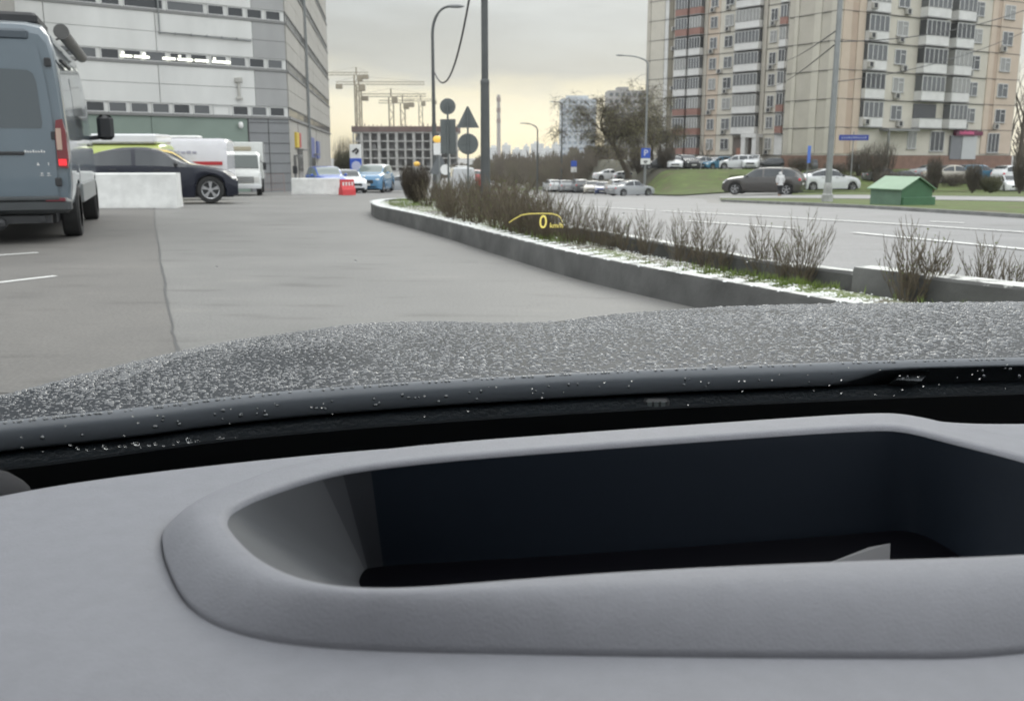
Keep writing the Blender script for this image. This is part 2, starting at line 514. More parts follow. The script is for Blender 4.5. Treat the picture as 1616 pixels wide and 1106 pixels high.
# bed of soil with melting hail and patchy grass
ni = len(inner)
M_BED = bpy.data.materials.new('soil_with_hail'); M_BED.use_nodes = True
t = M_BED.node_tree; b = t.nodes['Principled BSDF']; b.inputs['Roughness'].default_value = 0.9
c = N(t, 'ShaderNodeTexCoord'); n1 = N(t, 'ShaderNodeTexNoise'); n1.inputs['Scale'].default_value = 1.3; n1.inputs['Detail'].default_value = 7; n1.inputs['Roughness'].default_value = 0.65
n2 = N(t, 'ShaderNodeTexNoise'); n2.inputs['Scale'].default_value = 14; n2.inputs['Detail'].default_value = 6; n2.inputs['Roughness'].default_value = 0.7
t.links.new(c.outputs['Object'], n1.inputs['Vector']); t.links.new(c.outputs['Object'], n2.inputs['Vector'])
r1 = N(t, 'ShaderNodeValToRGB'); ramp(r1, [(0.36, (0.09, 0.12, 0.03)), (0.46, (0.12, 0.15, 0.05)), (0.54, (0.11, 0.10, 0.075)), (0.7, (0.075, 0.066, 0.05))]); t.links.new(n1.outputs['Fac'], r1.inputs[0])
r2 = N(t, 'ShaderNodeValToRGB'); ramp(r2, [(0.53, (0, 0, 0)), (0.60, (1, 1, 1))]); t.links.new(n2.outputs['Fac'], r2.inputs[0])
m1 = N(t, 'ShaderNodeMixRGB'); t.links.new(r2.outputs[0], m1.inputs[0]); t.links.new(r1.outputs[0], m1.inputs[1]); m1.inputs[2].default_value = (0.62, 0.62, 0.57, 1)
t.links.new(m1.outputs[0], b.inputs['Base Color'])
bp = N(t, 'ShaderNodeBump'); bp.inputs['Strength'].default_value = 0.8; bp.inputs['Distance'].default_value = 0.03; t.links.new(n2.outputs['Fac'], bp.inputs['Height']); t.links.new(bp.outputs[0], b.inputs['Normal'])
tipi = 13 * 8
A_ = inner[:tipi + 1]; B_ = inner[tipi:][::-1]
def resamp(P, n):
    L = [0]
    for i in range(1, len(P)): L.append(L[-1] + (P[i] - P[i - 1]).length)
    out = []
    for k in range(n):
        d = L[-1] * k / (n - 1)
        i = max(1, min(len(P) - 1, int(np.searchsorted(L, d))))
        out.append(P[i - 1].lerp(P[i], (d - L[i - 1]) / max(1e-6, L[i] - L[i - 1])))
    return out
SA, SB = resamp(A_, 90), resamp(B_, 90)
v, f = [], []
for i in range(90):
    for j in range(9):
        p = SA[i].lerp(SB[i], j / 8)
        v.append((p.x, p.y, zg(p.x, p.y) + KH - 0.04 - 0.05 * j / 8 + 0.03 * math.sin(math.pi * j / 8) + random.uniform(-0.01, 0.01)))
for i in range(89):
    for j in range(8):
        k = i * 9 + j; f.append((k, k + 9, k + 10, k + 1))
me = bpy.data.meshes.new('soil'); me.from_pydata(v, [], f); me.materials.append(M_BED)
me.polygons.foreach_set('use_smooth', [True] * len(f))
o = bpy.data.objects.new('soil', me); COL.objects.link(o); fix_normals(o); tag(o, kind='structure')
def bed_point(i, j):
    p = SA[i].lerp(SB[i], j)
    return Vector((p.x, p.y, zg(p.x, p.y) + KH - 0.04 - 0.05 * j + 0.03 * math.sin(math.pi * j)))
# grass growing in the bed
verts, faces = [], []
for _ in range(11000):
    i = random.randint(14, 88); j = random.uniform(0.08, 0.95)
    p = bed_point(i, j)
    if math.sin(p.x * 2.3 + 1.0) + math.sin(p.y * 1.7) + random.uniform(-.6, .6) < (-1.2 if math.hypot(p.x - 2.0, p.y - 7.5) < .75 else 0.35): continue
    a = random.uniform(0, 6.28); h = random.uniform(0.03, 0.085); w = 0.006
    k = len(verts); dx, dy = math.cos(a), math.sin(a)
    lx, ly = random.uniform(-.03, .03), random.uniform(-.03, .03)
    verts += [(p.x - dx * w, p.y - dy * w, p.z - 0.01), (p.x + dx * w, p.y + dy * w, p.z - 0.01), (p.x + lx, p.y + ly, p.z + h)]
    faces.append((k, k + 1, k + 2))
me = bpy.data.meshes.new('grass'); me.from_pydata(verts, [], faces)
me.materials.append(mat('grass_blade', (0.14, 0.195, 0.04), 0.7, var=0.4, vscale=2))
o = bpy.data.objects.new('grass', me); COL.objects.link(o)
tag(o, 'sparse bright green grass in the planted median bed', 'grass', kind='stuff')
# hail grains lying on kerb and soil
verts, faces = [], []
for _ in range(9000):
    i = random.randint(14, 89)
    if random.random() < 0.45:
        p = bed_point(i, random.uniform(0.0, 0.95)); 
    else:
        q = SA[i]
        o_ = (SB[i] - SA[i]).normalized() * random.uniform(-0.13, 0.10) * (1 if q is SA[i] else -1)
        p = Vector((q.x + o_.x, q.y + o_.y, zg(q.x, q.y) + KH))
    s_ = random.uniform(0.005, 0.012); k = len(verts)
    p.x += random.uniform(-.06, .06); p.y += random.uniform(-.06, .06)
    for dx, dy, dz in ((1, 0, 0), (0, 1, 0), (-1, 0, 0), (0, -1, 0), (0, 0, .8)): verts.append((p.x + dx * s_, p.y + dy * s_, p.z + dz * s_ + 0.002))
    for q in ((0, 1, 4), (1, 2, 4), (2, 3, 4), (3, 0, 4)): faces.append(tuple(k + z for z in q))
me = bpy.data.meshes.new('hail'); me.from_pydata(verts, [], faces); me.materials.append(mat('hail_ice', (0.74, 0.75, 0.74), 0.4))
o = bpy.data.objects.new('hail', me); COL.objects.link(o)
tag(o, 'white hail grains scattered on kerb and soil of the median', 'hail', kind='stuff')

# main road right of the median: lighter sheet
ROADL = [(9.5, 0.5), (7.2, 3.6), (5.2, 6.0), (2.9, 8.2), (2.0, 10.0), (1.0, 13.5), (0.3, 18.0), (-.3, 22.0), (-1.6, 24.6), (-3.6, 30), (-4.0, 45), (-3.0, 70), (-2.6, 100), (-3, 149)]
ROADR = [(40, 1), (24, 9), (17, 15), (11.5, 20), (7.0, 26), (6.5, 32), (8.5, 42), (10.2, 52), (11.2, 66), (12.0, 80), (12.4, 100), (12, 149)]
drape('road', ROADL, ROADR, 0.012, M_ROAD, nu=120, nv=10)
def stripe(name, p0, p1, w, off, m=M_MARK, n=24):
    a, b = ground(*p0), ground(*p1)
    d = Vector((b.x - a.x, b.y - a.y, 0)).normalized(); nn = Vector((-d.y, d.x, 0)) * w / 2
    return drape(name, [a - nn, b - nn], [a + nn, b + nn], off, m, nu=n, nv=2)
stripe('road_marking', (1045, 335), (1720, 376), 0.16, 0.024)
stripe('road_marking', (1348, 370), (1640, 399), 0.16, 0.024)
stripe('road_marking', (1085, 351), (1256, 363.5), 0.14, 0.024)
stripe('road_marking', (1468, 352), (1520, 354), 0.14, 0.024)
stripe('road_marking', (900, 326), (1030, 334), 0.13, 0.024)
stripe('road_marking', (-40, 453), (88, 437), 0.09, 0.009)
stripe('road_marking', (-60, 409), (60, 400), 0.09, 0.009)
stripe('road_marking', (175, 327), (222, 327), 0.16, 0.009)
stripe('road_marking', (430, 311), (520, 310), 0.15, 0.008)
# lot seam running away from the bonnet
sl = smooth_line([ground(*p) for p in ((287, 620), (278, 556), (268, 500), (258, 440), (250, 390), (245, 350), (243, 328))], 6)
def ribbon(name, line, w, off, m):
    mb = MB(); L, Rr = [], []
    rg = []
    for i, p in enumerate(line):
        d = (line[min(i + 1, len(line) - 1)] - line[max(i - 1, 0)]).normalized(); n = Vector((-d.y, d.x, 0))
        ww = w * random.uniform(0.6, 1.4); j = random.uniform(-.012, .012)
        rg.append([(p.x + n.x * (j + ww / 2), p.y + n.y * (j + ww / 2), zg(p.x, p.y) + off), (p.x + n.x * (j - ww / 2), p.y + n.y * (j - ww / 2), zg(p.x, p.y) + off)])
    mb.loft(rg, False)
    o = mb.build(name, m); fix_normals(o)
    return tag(o, kind='structure')
ribbon('road_seam', sl, 0.017, 0.008, M_TAR)
M_ASPHB = asphalt('lot_asphalt_brown', (0.118, 0.112, 0.104))
lft = [Vector((p.x - 12, p.y - 1.5, 0)) for p in sl]
drape('ground', [(p.x, p.y) for p in lft], [(p.x, p.y) for p in sl], 0.004, M_ASPHB, nu=60, nv=10)

# verges, path and grass bank right of the road
drape('grass_verge', gp((1138, 318), (1250, 323), (1400, 331), (1616, 345), (1800, 357)), gp((1136, 314.5), (1250, 314.5), (1400, 317), (1616, 321), (1800, 326)), 0.05, M_GRASS, nu=50, nv=8)
drape('path', gp((1136, 314.3), (1250, 314.3), (1400, 316.5), (1616, 320.5), (1800, 325)), gp((1136, 311), (1250, 310), (1400, 310), (1616, 313), (1800, 317)), 0.055, M_PAVE, nu=50, nv=5)
drape('grass_verge', gp((1250, 309.8), (1400, 309.8), (1616, 312.6), (1800, 316)), gp((1250, 306), (1360, 303), (1500, 299), (1640, 298)), 0.055, M_GRASS, nu=50, nv=10)
vk = MB(); rg = []
for p in smooth_line(gp((1138, 318.6), (1250, 323.8), (1400, 332), (1616, 346.2), (1800, 358.5)), 8):
    z = zg(p.x, p.y); rg.append([(p.x, p.y, z - 0.03), (p.x, p.y, z + 0.085), (p.x + 0.1, p.y + 0.14, z + 0.085), (p.x + 0.1, p.y + 0.14, z - .03)])
vk.loft(rg, True, 0, True)
o = vk.build('kerb', M_KERB); fix_normals(o); tag(o, kind='structure')
bx = list(np.arange(12.6, 17, 0.5)) + list(np.arange(17, 75, 3.0)); by = list(np.arange(73.5, 103, 1.0))
tag(grid_sheet('grass_bank', bx, by, 0.09, M_GRASS), kind='structure')
tag(grid_sheet('earth', list(np.arange(12.2, 17.6, 0.5)), list(np.arange(98, 152, 2.0)) + [200, 260, 330], 0.12, mat('bare_earth', (.060, .056, .036), .95, var=.4, vscale=.5)), kind='structure')
drape('grass_verge', gp((772, 299.5), (880, 298.5)), gp((772, 296), (880, 295.5)), 0.06, M_GRASS, nu=12, nv=4)
# ================================================================ OUR OWN CAR (bonnet, cowl, windscreen, dashboard, cabin)
own = thing('car', 'dark grey car we sit in, its rain-beaded bonnet ahead and grey dashboard below', 'car')
M_HOOD = mat('bonnet_paint', (0.020, 0.023, 0.028), 0.34, 0.0, coat=0.0, bump=0.05, bscale=30, spec=0.07)
M_LIP = mat('bonnet_edge_lit', (0.085, 0.093, 0.105), 0.34, spec=0.4)  # bonnet paint lightened along the lip, standing in for reflected sky
M_DROP = mat('water_on_paint', (0.07, 0.074, 0.08), 0.05, spec=0.85)  # base lightened to stand for light caught in the drops
LIP = [(-420, 735), (-250, 706), (-100, 680), (0, 665), (200, 645), (400, 622), (600, 606), (800, 594), (1000, 584), (1200, 576), (1400, 569), (1616, 564), (1800, 561), (2050, 562)]
SIL = [(-420, 728, .80), (-250, 694, .86), (-100, 655, .96), (0, 628, 1.05), (148, 587, 1.25), (278, 556, 1.45), (371, 537, 1.6), (464, 524, 1.75), (540, 514, 1.85), (600, 509, 1.9), (660, 508, 1.97), (720, 508, 2.0),
       (790, 510, 2.03), (850, 509, 2.05), (900, 505, 2.06), (960, 497, 2.08), (1050, 490, 2.1), (1150, 484, 2.12), (1300, 480, 2.15), (1450, 478, 2.15), (1616, 477, 2.15), (1800, 480, 2.1), (2050, 488, 2.0)]
def pinterp(T, px, k):
    xs_ = [p[0] for p in T]; ys_ = [p[k] for p in T]
    i = int(np.clip(np.searchsorted(xs_, px) - 1, 0, len(xs_) - 2))
    p0, p1, p2, p3 = ys_[max(i - 1, 0)], ys_[i], ys_[i + 1], ys_[min(i + 2, len(ys_) - 1)]
    x0, x1 = xs_[i], xs_[i + 1]
    m1 = (p2 - p0) / (x1 - xs_[max(i - 1, 0)]); m2 = (p3 - p1) / (xs_[min(i + 2, len(xs_) - 1)] - x0)
    h = x1 - x0; t = (px - x0) / h
    return (2 * t**3 - 3 * t**2 + 1) * p1 + (t**3 - 2 * t**2 + t) * h * m1 + (-2 * t**3 + 3 * t**2) * p2 + (t**3 - t**2) * h * m2
LZ = 0.95
PX = np.linspace(-415, 2045, 124)
LP = [at_z(p, pinterp(LIP, p, 1), LZ) for p in PX]
SP = [at_y(p, pinterp(SIL, p, 1), pinterp(SIL, p, 2)) for p in PX]
def hood_pt(u, s):
    i = min(int(u), len(PX) - 2); f_ = u - i
    L = LP[i].lerp(LP[i + 1], f_); S = SP[i].lerp(SP[i + 1], f_)
    p = L.lerp(S, s)
    px = PX[i] + f_ * (PX[1] - PX[0])
    z = 4 * s * (1 - s) * 0.010
    # two soft creases running forward on the driver's side
    for c0, c1, a in ((120, 420, .006), (330, 430, .005)):
        cx = c0 + (c1 - c0) * s
        z += a * math.exp(-((px - cx) / 45.0) ** 2) * math.sin(math.pi * min(1, s * 1.1)) 
    p.z += z
    return p
mb = MB(); rg = []; lipr = []
for i, p in enumerate(LP):
    h = 0.026 if PX[i] < 1300 else 0.026 - 0.020 * sst(1300, 1440, PX[i])
    row = [p + Vector((0, .06, -.07)), p + Vector((0, .02, -h - .006)), p + Vector((0, -.004, -h - .003)), p + Vector((0, -.0095, -h + .001)), p + Vector((0, -.0112, -.010)), p + Vector((0, -.0100, -.006)), p + Vector((0, -.0070, -.0028)), p + Vector((0, -.0035, -.0008)), p + Vector((0, .0005, 0.0002))]
    lipr.append(row); row = row[-1:]
    for k in range(1, 31): row.append(hood_pt(i, k / 30.0))
    S = SP[i]
    row += [S + Vector((0, .05, -.014)), S + Vector((0, .11, -.05)), S + Vector((0, .16, -.12)), S + Vector((0, .19, -.35))]
    rg.append(row)
mb.loft(rg, False)
hood = mb.build('hood', M_HOOD, own, smooth=True); fix_normals(hood)
mb = MB(); mb.loft(lipr, False); fix_normals(mb.build('hood_edge', M_LIP, hood, smooth=True))
# rain beads on the bonnet: thousands of little domes
def beads(pts, nrm, rad, hgt, name, m, parent):
    n = len(pts); P = np.array(pts); Nn = np.array(nrm); r_ = np.array(rad)[:, None]; hh = np.array(hgt)[:, None]
    ax = np.cross(Nn, np.array([[1.0, 0, 0]])); ax /= np.linalg.norm(ax, axis=1)[:, None]; ay = np.cross(Nn, ax)
    K = 7
    V = np.zeros((n, 2 * K + 1, 3))
    ph = rng.uniform(0, 6.28, (n, 1)); ec = rng.uniform(0.75, 1.3, (n, 1))
    for k in range(K):
        a = ph + 2 * math.pi * k / K
        jit = 1 + rng.uniform(-.22, .22, (n, 1))
        d = (ax * np.cos(a) * ec + ay * np.sin(a) / ec) * r_ * jit
        V[:, k] = P + d - Nn * 0.0004
        V[:, K + k] = P + d * 0.66 + Nn * hh * 0.78
    V[:, 2 * K] = P + Nn * hh
    Fq = []
    for k in range(K):
        k2 = (k + 1) % K
        Fq.append((k, k2, K + k2)); Fq.append((k, K + k2, K + k)); Fq.append((K + k, K + k2, 2 * K))
    Fq = np.array(Fq)
    Fa = (Fq[None] + (np.arange(n) * (2 * K + 1))[:, None, None]).reshape(-1)
    me = bpy.data.meshes.new(name)
    nf = n * len(Fq)
    me.vertices.add(n * (2 * K + 1)); me.vertices.foreach_set('co', V.reshape(-1).astype(np.float32))
    me.loops.add(nf * 3); me.loops.foreach_set('vertex_index', Fa.astype(np.int32))
    me.polygons.add(nf); me.polygons.foreach_set('loop_start', np.arange(0, nf * 3, 3, dtype=np.int32))
    me.update(calc_edges=True); me.validate()
    me.polygons.foreach_set('use_smooth', np.ones(len(me.polygons), dtype=bool))
    me.materials.append(m)
    o = bpy.data.objects.new(name, me); COL.objects.link(o); o.parent = parent
    return o
pts, nrm, rad, hgt = [], [], [], []
from mathutils import noise as mnoise
for i in range(len(PX) - 1):
    if PX[i] < -400: continue
    for k in range(30):
        a, b_, c_, d_ = hood_pt(i, k / 30), hood_pt(i + 1, k / 30), hood_pt(i, (k + 1) / 30), hood_pt(i + 1, (k + 1) / 30)
        e1, e2 = b_ - a, c_ - a
        cr_ = e1.cross(e2); area = cr_.length; nn = cr_.normalized()
        if nn.z < 0: nn = -nn
        gs = 1 + .75 * sst(380, 850, PX[i]); dens = 1 / ((0.0046 * gs) ** 2)
        wet = mnoise.noise(a * 3.4) + .5 * mnoise.noise(a * 9.0); big = 1 + .25 * mnoise.noise(a * 5.0 + Vector((7, 3, 1)))
        cnt = area * dens * (1.0 if wet < 0.25 else (0.8 if wet < .42 else .5))
        cnt = int(cnt) + (random.random() < cnt % 1)
        for _ in range(cnt):
            s_, t_ = random.random(), random.random()
            q = a.lerp(b_, s_).lerp(c_.lerp(d_, s_), t_)
            r_ = min(0.0034, 0.0008 + random.expovariate(1 / 0.00062)) * big * gs
            pts.append(q); nrm.append(nn); rad.append(r_); hgt.append(r_ * random.uniform(0.32, 0.68))
o = beads(pts, nrm, rad, hgt, 'water_bead', M_DROP, hood); o['kind'] = 'stuff'
# beads along the rolled lip and its face
pts, nrm, rad, hgt = [], [], [], []
for _ in range(260):
    i = random.randint(18, len(PX) - 24); p = LP[i].lerp(LP[i + 1], random.random())
    if random.random() < .8: pts.append(p + Vector((0, -.004, -.001))); nrm.append(Vector((0, -.5, .86)))
    else: pts.append(p + Vector((0, -.0108, -random.uniform(.011, .022)))); nrm.append(Vector((0, -1, 0.02)))
    r_ = random.uniform(.0012, .0026); rad.append(r_); hgt.append(r_ * .6)
o = beads(pts, nrm, rad, hgt, 'water_bead', mat('clear_bead', (0.05, 0.055, 0.06), 0.05, spec=0.9), hood); o['kind'] = 'stuff'

# cowl: black plastic from under the bonnet lip to the foot of the windscreen
GB = [Vector((p.x, p.y - 0.07, 0.88)) for p in LP]
mb = MB(); rg = []
for p, g_ in zip(LP, GB):
    rg.append([p + Vector((0, .05, -.05)), p + Vector((0, .015, -.034)), p + Vector((0, .0, -.033)), p + Vector((0, -.006, -.036)), p + Vector((0, -.02, -.048)), g_ + Vector((0, .03, .028)), g_ + Vector((0, 0.012, .012)), g_ + Vector((0, .02, -.08))])
mb.loft(rg, False)
M_COWL = mat('cowl_plastic', (0.006, 0.008, 0.010), 0.5, spec=.2, var=0.25, vscale=20, bump=0.2, bscale=200)
cowl = mb.build('cowl', M_COWL, own, smooth=True); fix_normals(cowl)
q = at_z(1034, 634, LZ - .040)
mb = MB(); mb.rbox(q.x - .016, q.x + .016, q.y - .012, q.y + .012, LZ - .05, LZ - .034, .003)
for k in range(3): mb.box(q.x - .011 + k * .008, q.x - .006 + k * .008, q.y - .0135, q.y - .010, LZ - .043, LZ - .037, 1)
mb.build('washer_nozzle', [M_BLACK, mat('nozzle_grey', (0.06, 0.07, 0.07), 0.4)], cowl)
mb = MB(); wp = [at_z(x, y, LZ - .022) for x, y in ((1412, 598), (1432, 574), (1480, 570), (1700, 564), (1700, 572), (1470, 580), (1452, 600))]
mb.loft([[(p.x, p.y - .004, p.z) for p in wp], [(p.x, p.y + .02, p.z - .012) for p in wp]], True, 0, True)
fix_normals(mb.build('hinge_cover', mat('hinge_grey', (0.07, 0.075, 0.08), 0.4), cowl))

# windscreen
GU = Vector((0, -.7071, .7071))
def glass_rows(t0, t1, n, off):
    nn = Vector((0, -.7071, -.7071))
    return [[g_ + GU * (t0 + (t1 - t0) * k / n) + nn * off for k in range(n + 1)] for g_ in GB]
M_WIND = bpy.data.materials.new('windscreen_glass'); M_WIND.use_nodes = True
t = M_WIND.node_tree; t.nodes.clear()
om = N(t, 'ShaderNodeOutputMaterial'); tb = N(t, 'ShaderNodeBsdfTransparent'); tb.inputs[0].default_value = (0.965, 0.975, 0.97, 1); t.links.new(tb.outputs[0], om.inputs[0])
mb = MB(); a, b_ = glass_rows(0, 1.02, 10, 0.0), glass_rows(0, 1.02, 10, -.005)
mb.loft([r1 + r2[::-1] for r1, r2 in zip(a, b_)], True, 0, True)
wind = mb.build('windscreen', M_WIND, own, smooth=False); fix_normals(wind)
mb = MB(); a, b_ = glass_rows(0.0, 0.085, 3, 0.004), glass_rows(0.0, 0.085, 3, 0.001)
mb.loft([r1 + r2[::-1] for r1, r2 in zip(a, b_)], True, 0, True)
fix_normals(mb.build('frit_band', mat('black_ceramic', (0.002, 0.003, 0.004), 0.7, spec=.08), wind))
gx = np.array([g_.x for g_ in GB]); gy = np.array([g_.y for g_ in GB])
def glass_hit(px, py, off=0.0):
    d = ray(px, py); lo, hi = 0.1, 1.6
    for _ in range(40):
        m_ = (lo + hi) / 2; p = d * m_
        zgl = 0.88 + 1.0 * (float(np.interp(p.x, gx, gy)) - p.y)
        if CAMZ + p.z > zgl: hi = m_
        else: lo = m_
    p = d * lo
    return Vector((p.x, p.y, CAMZ + p.z)) + Vector((0, -.7071, -.7071)) * off
M_WDROP = bpy.data.materials.new('rain_water'); M_WDROP.use_nodes = True
t = M_WDROP.node_tree; t.nodes.clear(); om = N(t, 'ShaderNodeOutputMaterial'); gb = N(t, 'ShaderNodeBsdfGlass'); gb.inputs['IOR'].default_value = 1.33; gb.inputs['Roughness'].default_value = 0.0
t.links.new(gb.outputs[0], om.inputs[0])
def glass_drops(spots, name, hk=.5):
    mb = MB()
    ey = Vector((0, -.7071, .7071)); ez = Vector((0, .7071, .7071))
    for px, py, r_, st in spots:
        c_ = glass_hit(px, py) + ez * 0.0052
        rings = []
        for a in range(0, 5):
            th = math.pi / 2 * a / 5
            rings.append([c_ + Vector((1, 0, 0)) * r_ * math.cos(th) * math.cos(2 * math.pi * k / 12) + ey * r_ * st * math.cos(th) * math.sin(2 * math.pi * k / 12) + ez * r_ * hk * (math.sin(th) ** 2 if hk < .2 else math.sin(th)) for k in range(12)])
        mb.loft(rings, True, 0, True)
    o = mb.build(name, M_WDROP, wind, smooth=True); fix_normals(o); o['kind'] = 'stuff'
    return o
spots = [(560, 420, .0008, 1.2), (1180, 420, .0010, 1.3), (340, 430, .0008, 1.2), (985, 345, .0009, 1.2)]
glass_drops(spots, 'raindrop', .08)
low = []
for x in (65, 120, 135, 147, 163, 186, 195, 213, 220, 233, 243, 256, 272, 279, 296, 310, 324, 337, 345, 352, 372, 381, 399, 416, 424, 433, 444, 452, 470, 484, 494, 505, 516, 548, 562):
    low.append((x, 727 - x * 0.07 + random.uniform(-4, 2), random.choice([.0008, .0011, .0015, .002, .0026]) * random.uniform(.8, 1.2), random.uniform(1.0, 2.2)))
for _ in range(75):
    x = random.uniform(20, 1600); low.append((x, 700 - x * .055 + random.uniform(-42, 20), random.uniform(.0005, .0013), 1.2))
glass_drops(low, 'raindrop')
# head-up display projected on the inside of the windscreen
M_HUD = mat('hud_light', (0, 0, 0), 0.5, emit=(1.0, 0.86, 0.22), estr=0.95)
def hud_text(body, px, py, hpx):
    c_ = glass_hit(px, py, 0.004); sc_ = c_.y / F
    o = text_mesh(body, hpx * sc_ * 1.4, 0.0001, M_HUD, 'head_up_display', wind)
    o.matrix_local = Matrix.Translation(c_) @ Matrix(((1, 0, 0, 0), (0, GU.y, -.7071, 0), (0, GU.z, -.7071, 0), (0, 0, 0, 1))) @ Matrix.Diagonal((0.92 if body == '0' else 1.05, 1.55, 1, 1))
    return o
h1 = hud_text('0', 857, 345, 20); h2 = hud_text('km/h', 878, 350, 7.2)
me1 = h1.data
mb = MB(); arc = [(803, 345), (812, 339), (823, 333), (835, 331), (855, 330.5), (872, 331), (880, 333.5), (885, 338), (888, 346)]
ap = [glass_hit(x, y, .004) for x, y in arc]
rg = []
for i, p in enumerate(ap):
    w = 0.00022 if i in (0, len(ap) - 1) else 0.00028
    rg.append([p + GU * w * 1.3, p - GU * w * 1.3, p - GU * w * 1.3 + Vector((0, -.0001, -.00015)), p + GU * w * 1.3 + Vector((0, -.0001, -.00015))])
mb.loft(rg, True, 0, True); mb.build('head_up_display', M_HUD, wind)

# dashboard with the recessed head-up display well
DZ, RZ, BZ = 0.95, 0.975, 0.89
I_ = [(345, 815), (385, 790), (440, 770), (500, 751), (570, 737), (700, 722), (900, 706), (1200, 684), (1375, 673), (1428, 675), (1500, 694), (1616, 722), (1740, 760), (1830, 800), (1845, 832), (1800, 860), (1616, 876), (1300, 886), (1000, 900), (800, 915), (640, 928), (540, 926), (470, 913), (410, 885), (370, 850)]
O_ = [(250, 850), (272, 818), (335, 787), (415, 758), (520, 733), (690, 713), (900, 697), (1200, 675), (1372, 663), (1432, 665), (1510, 683), (1640, 712), (1770, 747), (1900, 790), (1960, 850), (1930, 960), (1616, 1032), (1300, 1031), (1000, 1028), (800, 1024), (620, 1020), (500, 1014), (400, 1000), (322, 972), (280, 930)]
B_ = [(566, 914), (567, 909), (569, 904), (573, 897), (584, 890), (720, 882), (900, 872), (1200, 851), (1380, 836), (1434, 832), (1480, 850), (1540, 890), (1600, 920), (1640, 950), (1620, 960), (1580, 970), (1450, 985), (1250, 995), (1000, 1000), (850, 1000), (720, 990), (650, 972), (600, 955), (575, 935), (567, 922)]
D_ = [(-420, 960), (-160, 812), (60, 765), (250, 741), (500, 716), (700, 701), (900, 687), (1200, 665), (1350, 655), (1435, 657), (1500, 668), (1640, 666), (1850, 655), (2150, 690), (2400, 900), (2300, 1300), (1750, 1500), (1300, 1500), (1000, 1500), (800, 1500), (600, 1500), (430, 1500), (180, 1470), (-150, 1400), (-420, 1200)]
def cl(P, n=6):      # closed smooth loop through the stations
    P = [Vector(p) for p in P]; m_ = len(P); out = []
    for i in range(m_):
        p0, p1, p2, p3 = P[i - 1], P[i], P[(i + 1) % m_], P[(i + 2) % m_]
        for k in range(n):
            t = k / n
            # centripetal-ish Catmull-Rom, damped to avoid overshoot
            out.append(0.5 * ((2 * p1) + (p2 - p0) * t + (2 * p0 - 5 * p1 + 4 * p2 - p3) * t * t + (3 * p1 - p0 - 3 * p2 + p3) * t ** 3))
    return out
def chaikin(P, it=1):
    for _ in range(it):
        Q = []
        for i in range(len(P)):
            a, b_ = P[i], P[(i + 1) % len(P)]
            Q += [a.lerp(b_, .25), a.lerp(b_, .75)]
        P = Q
    return P
def ringz(P, z): return chaikin([at_z(x, y, z) for x, y in P], 3)
Ir, Or, Br, Dr = ringz(I_, RZ), ringz(O_, DZ), ringz(B_, BZ), ringz(D_, DZ)
M_DASH = mat('dash_soft_plastic', (0.163, 0.167, 0.184), 0.6, bump=0.14, bscale=620, var=0.05, vscale=60, spec=0.35)
n_ = len(Ir)
wts = [max(1 - sst(.2, 1.6, i / 8) , sst(12.5, 14, i / 8)) for i in range(n_)]
mb = MB()
def lr(A, B, t, dz=0): return [a.lerp(b_, t) + Vector((0, 0, dz)) for a, b_ in zip(A, B)]
rows = [[p + Vector((0, 0, -.12)) for p in Dr], [p + Vector((0, 0, -.022)) for p in Dr], [p + Vector((0, 0, -.006)) for p in lr(Dr, Or, .006)], lr(Dr, Or, .03, -.0012), lr(Dr, Or, .1, 0.0006), lr(Dr, Or, .3, .001), lr(Dr, Or, .6, .001), lr(Dr, Or, .85), lr(Dr, Or, .965, -.0003), [q_ + Vector((0, 0, -.002 * w_)) for q_, w_ in zip(lr(Dr, Or, .992), wts)], [p + Vector((0, 0, -.005 * w_)) for p, w_ in zip(Or, wts)]]
mb.loft(rows, True)
dash = mb.build('dashboard', M_DASH, own, smooth=True); fix_normals(dash)
rows = [[p + Vector((0, 0, -.005 * w_)) for p, w_ in zip(lr(Or, Ir, .004), wts)]]
for k in range(0, 13):
    a = math.pi / 2 * k / 12
    rows.append([Vector((0, 0, 0)) + o_.lerp(i_, 0.004 + .99 * (1 - math.cos(a)) ** 0.8) for o_, i_ in zip(Or, Ir)])
    ff = 0.004 + .99 * (1 - math.cos(a)) ** 0.8
    for p, o_, i_ in zip(rows[-1], Or, Ir): p.z = DZ + (RZ - DZ) * (1 - max(0, 1 - ff / .78) ** 2.1)
rows.append(lr(Ir, Br, .025, -.0012)); 
for t_ in (.06, .15, .3, .5, .7, .85, .95, 1.0): rows.append(lr(Ir, Br, t_))
rows.append([p + Vector((0, 0, -.02)) for p in Br])
mb = MB(); mb.loft(rows, True)
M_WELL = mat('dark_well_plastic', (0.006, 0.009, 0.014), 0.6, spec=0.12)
hs = mb.build('display_hood', [M_DASH, M_WELL, mat('well_side_grey', (0.07, 0.073, 0.078), 0.65, spec=.2), mat('well_corner_shade', (0.022, 0.024, 0.028), 0.65, spec=.15), mat('well_mid_shade', (0.045, 0.047, 0.052), 0.65, spec=.15)], dash, smooth=True); fix_normals(hs)
# the rear and right walls of the well are moulded in black, the left one darkens in steps towards the corner, painted shade
nseg = n_
first_wall = 14
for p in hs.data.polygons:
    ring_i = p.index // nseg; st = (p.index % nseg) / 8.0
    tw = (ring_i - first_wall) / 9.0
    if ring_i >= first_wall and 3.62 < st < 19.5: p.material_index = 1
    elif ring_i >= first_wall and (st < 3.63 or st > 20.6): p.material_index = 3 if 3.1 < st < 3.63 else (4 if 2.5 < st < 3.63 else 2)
mb = MB(); mb.poly([p + Vector((0, 0, -.002)) for p in Br])
o = mb.build('projector_lens', mat('projector_black', (0.002, 0.002, 0.003), 0.4, spec=0.05), dash); fix_normals(o)
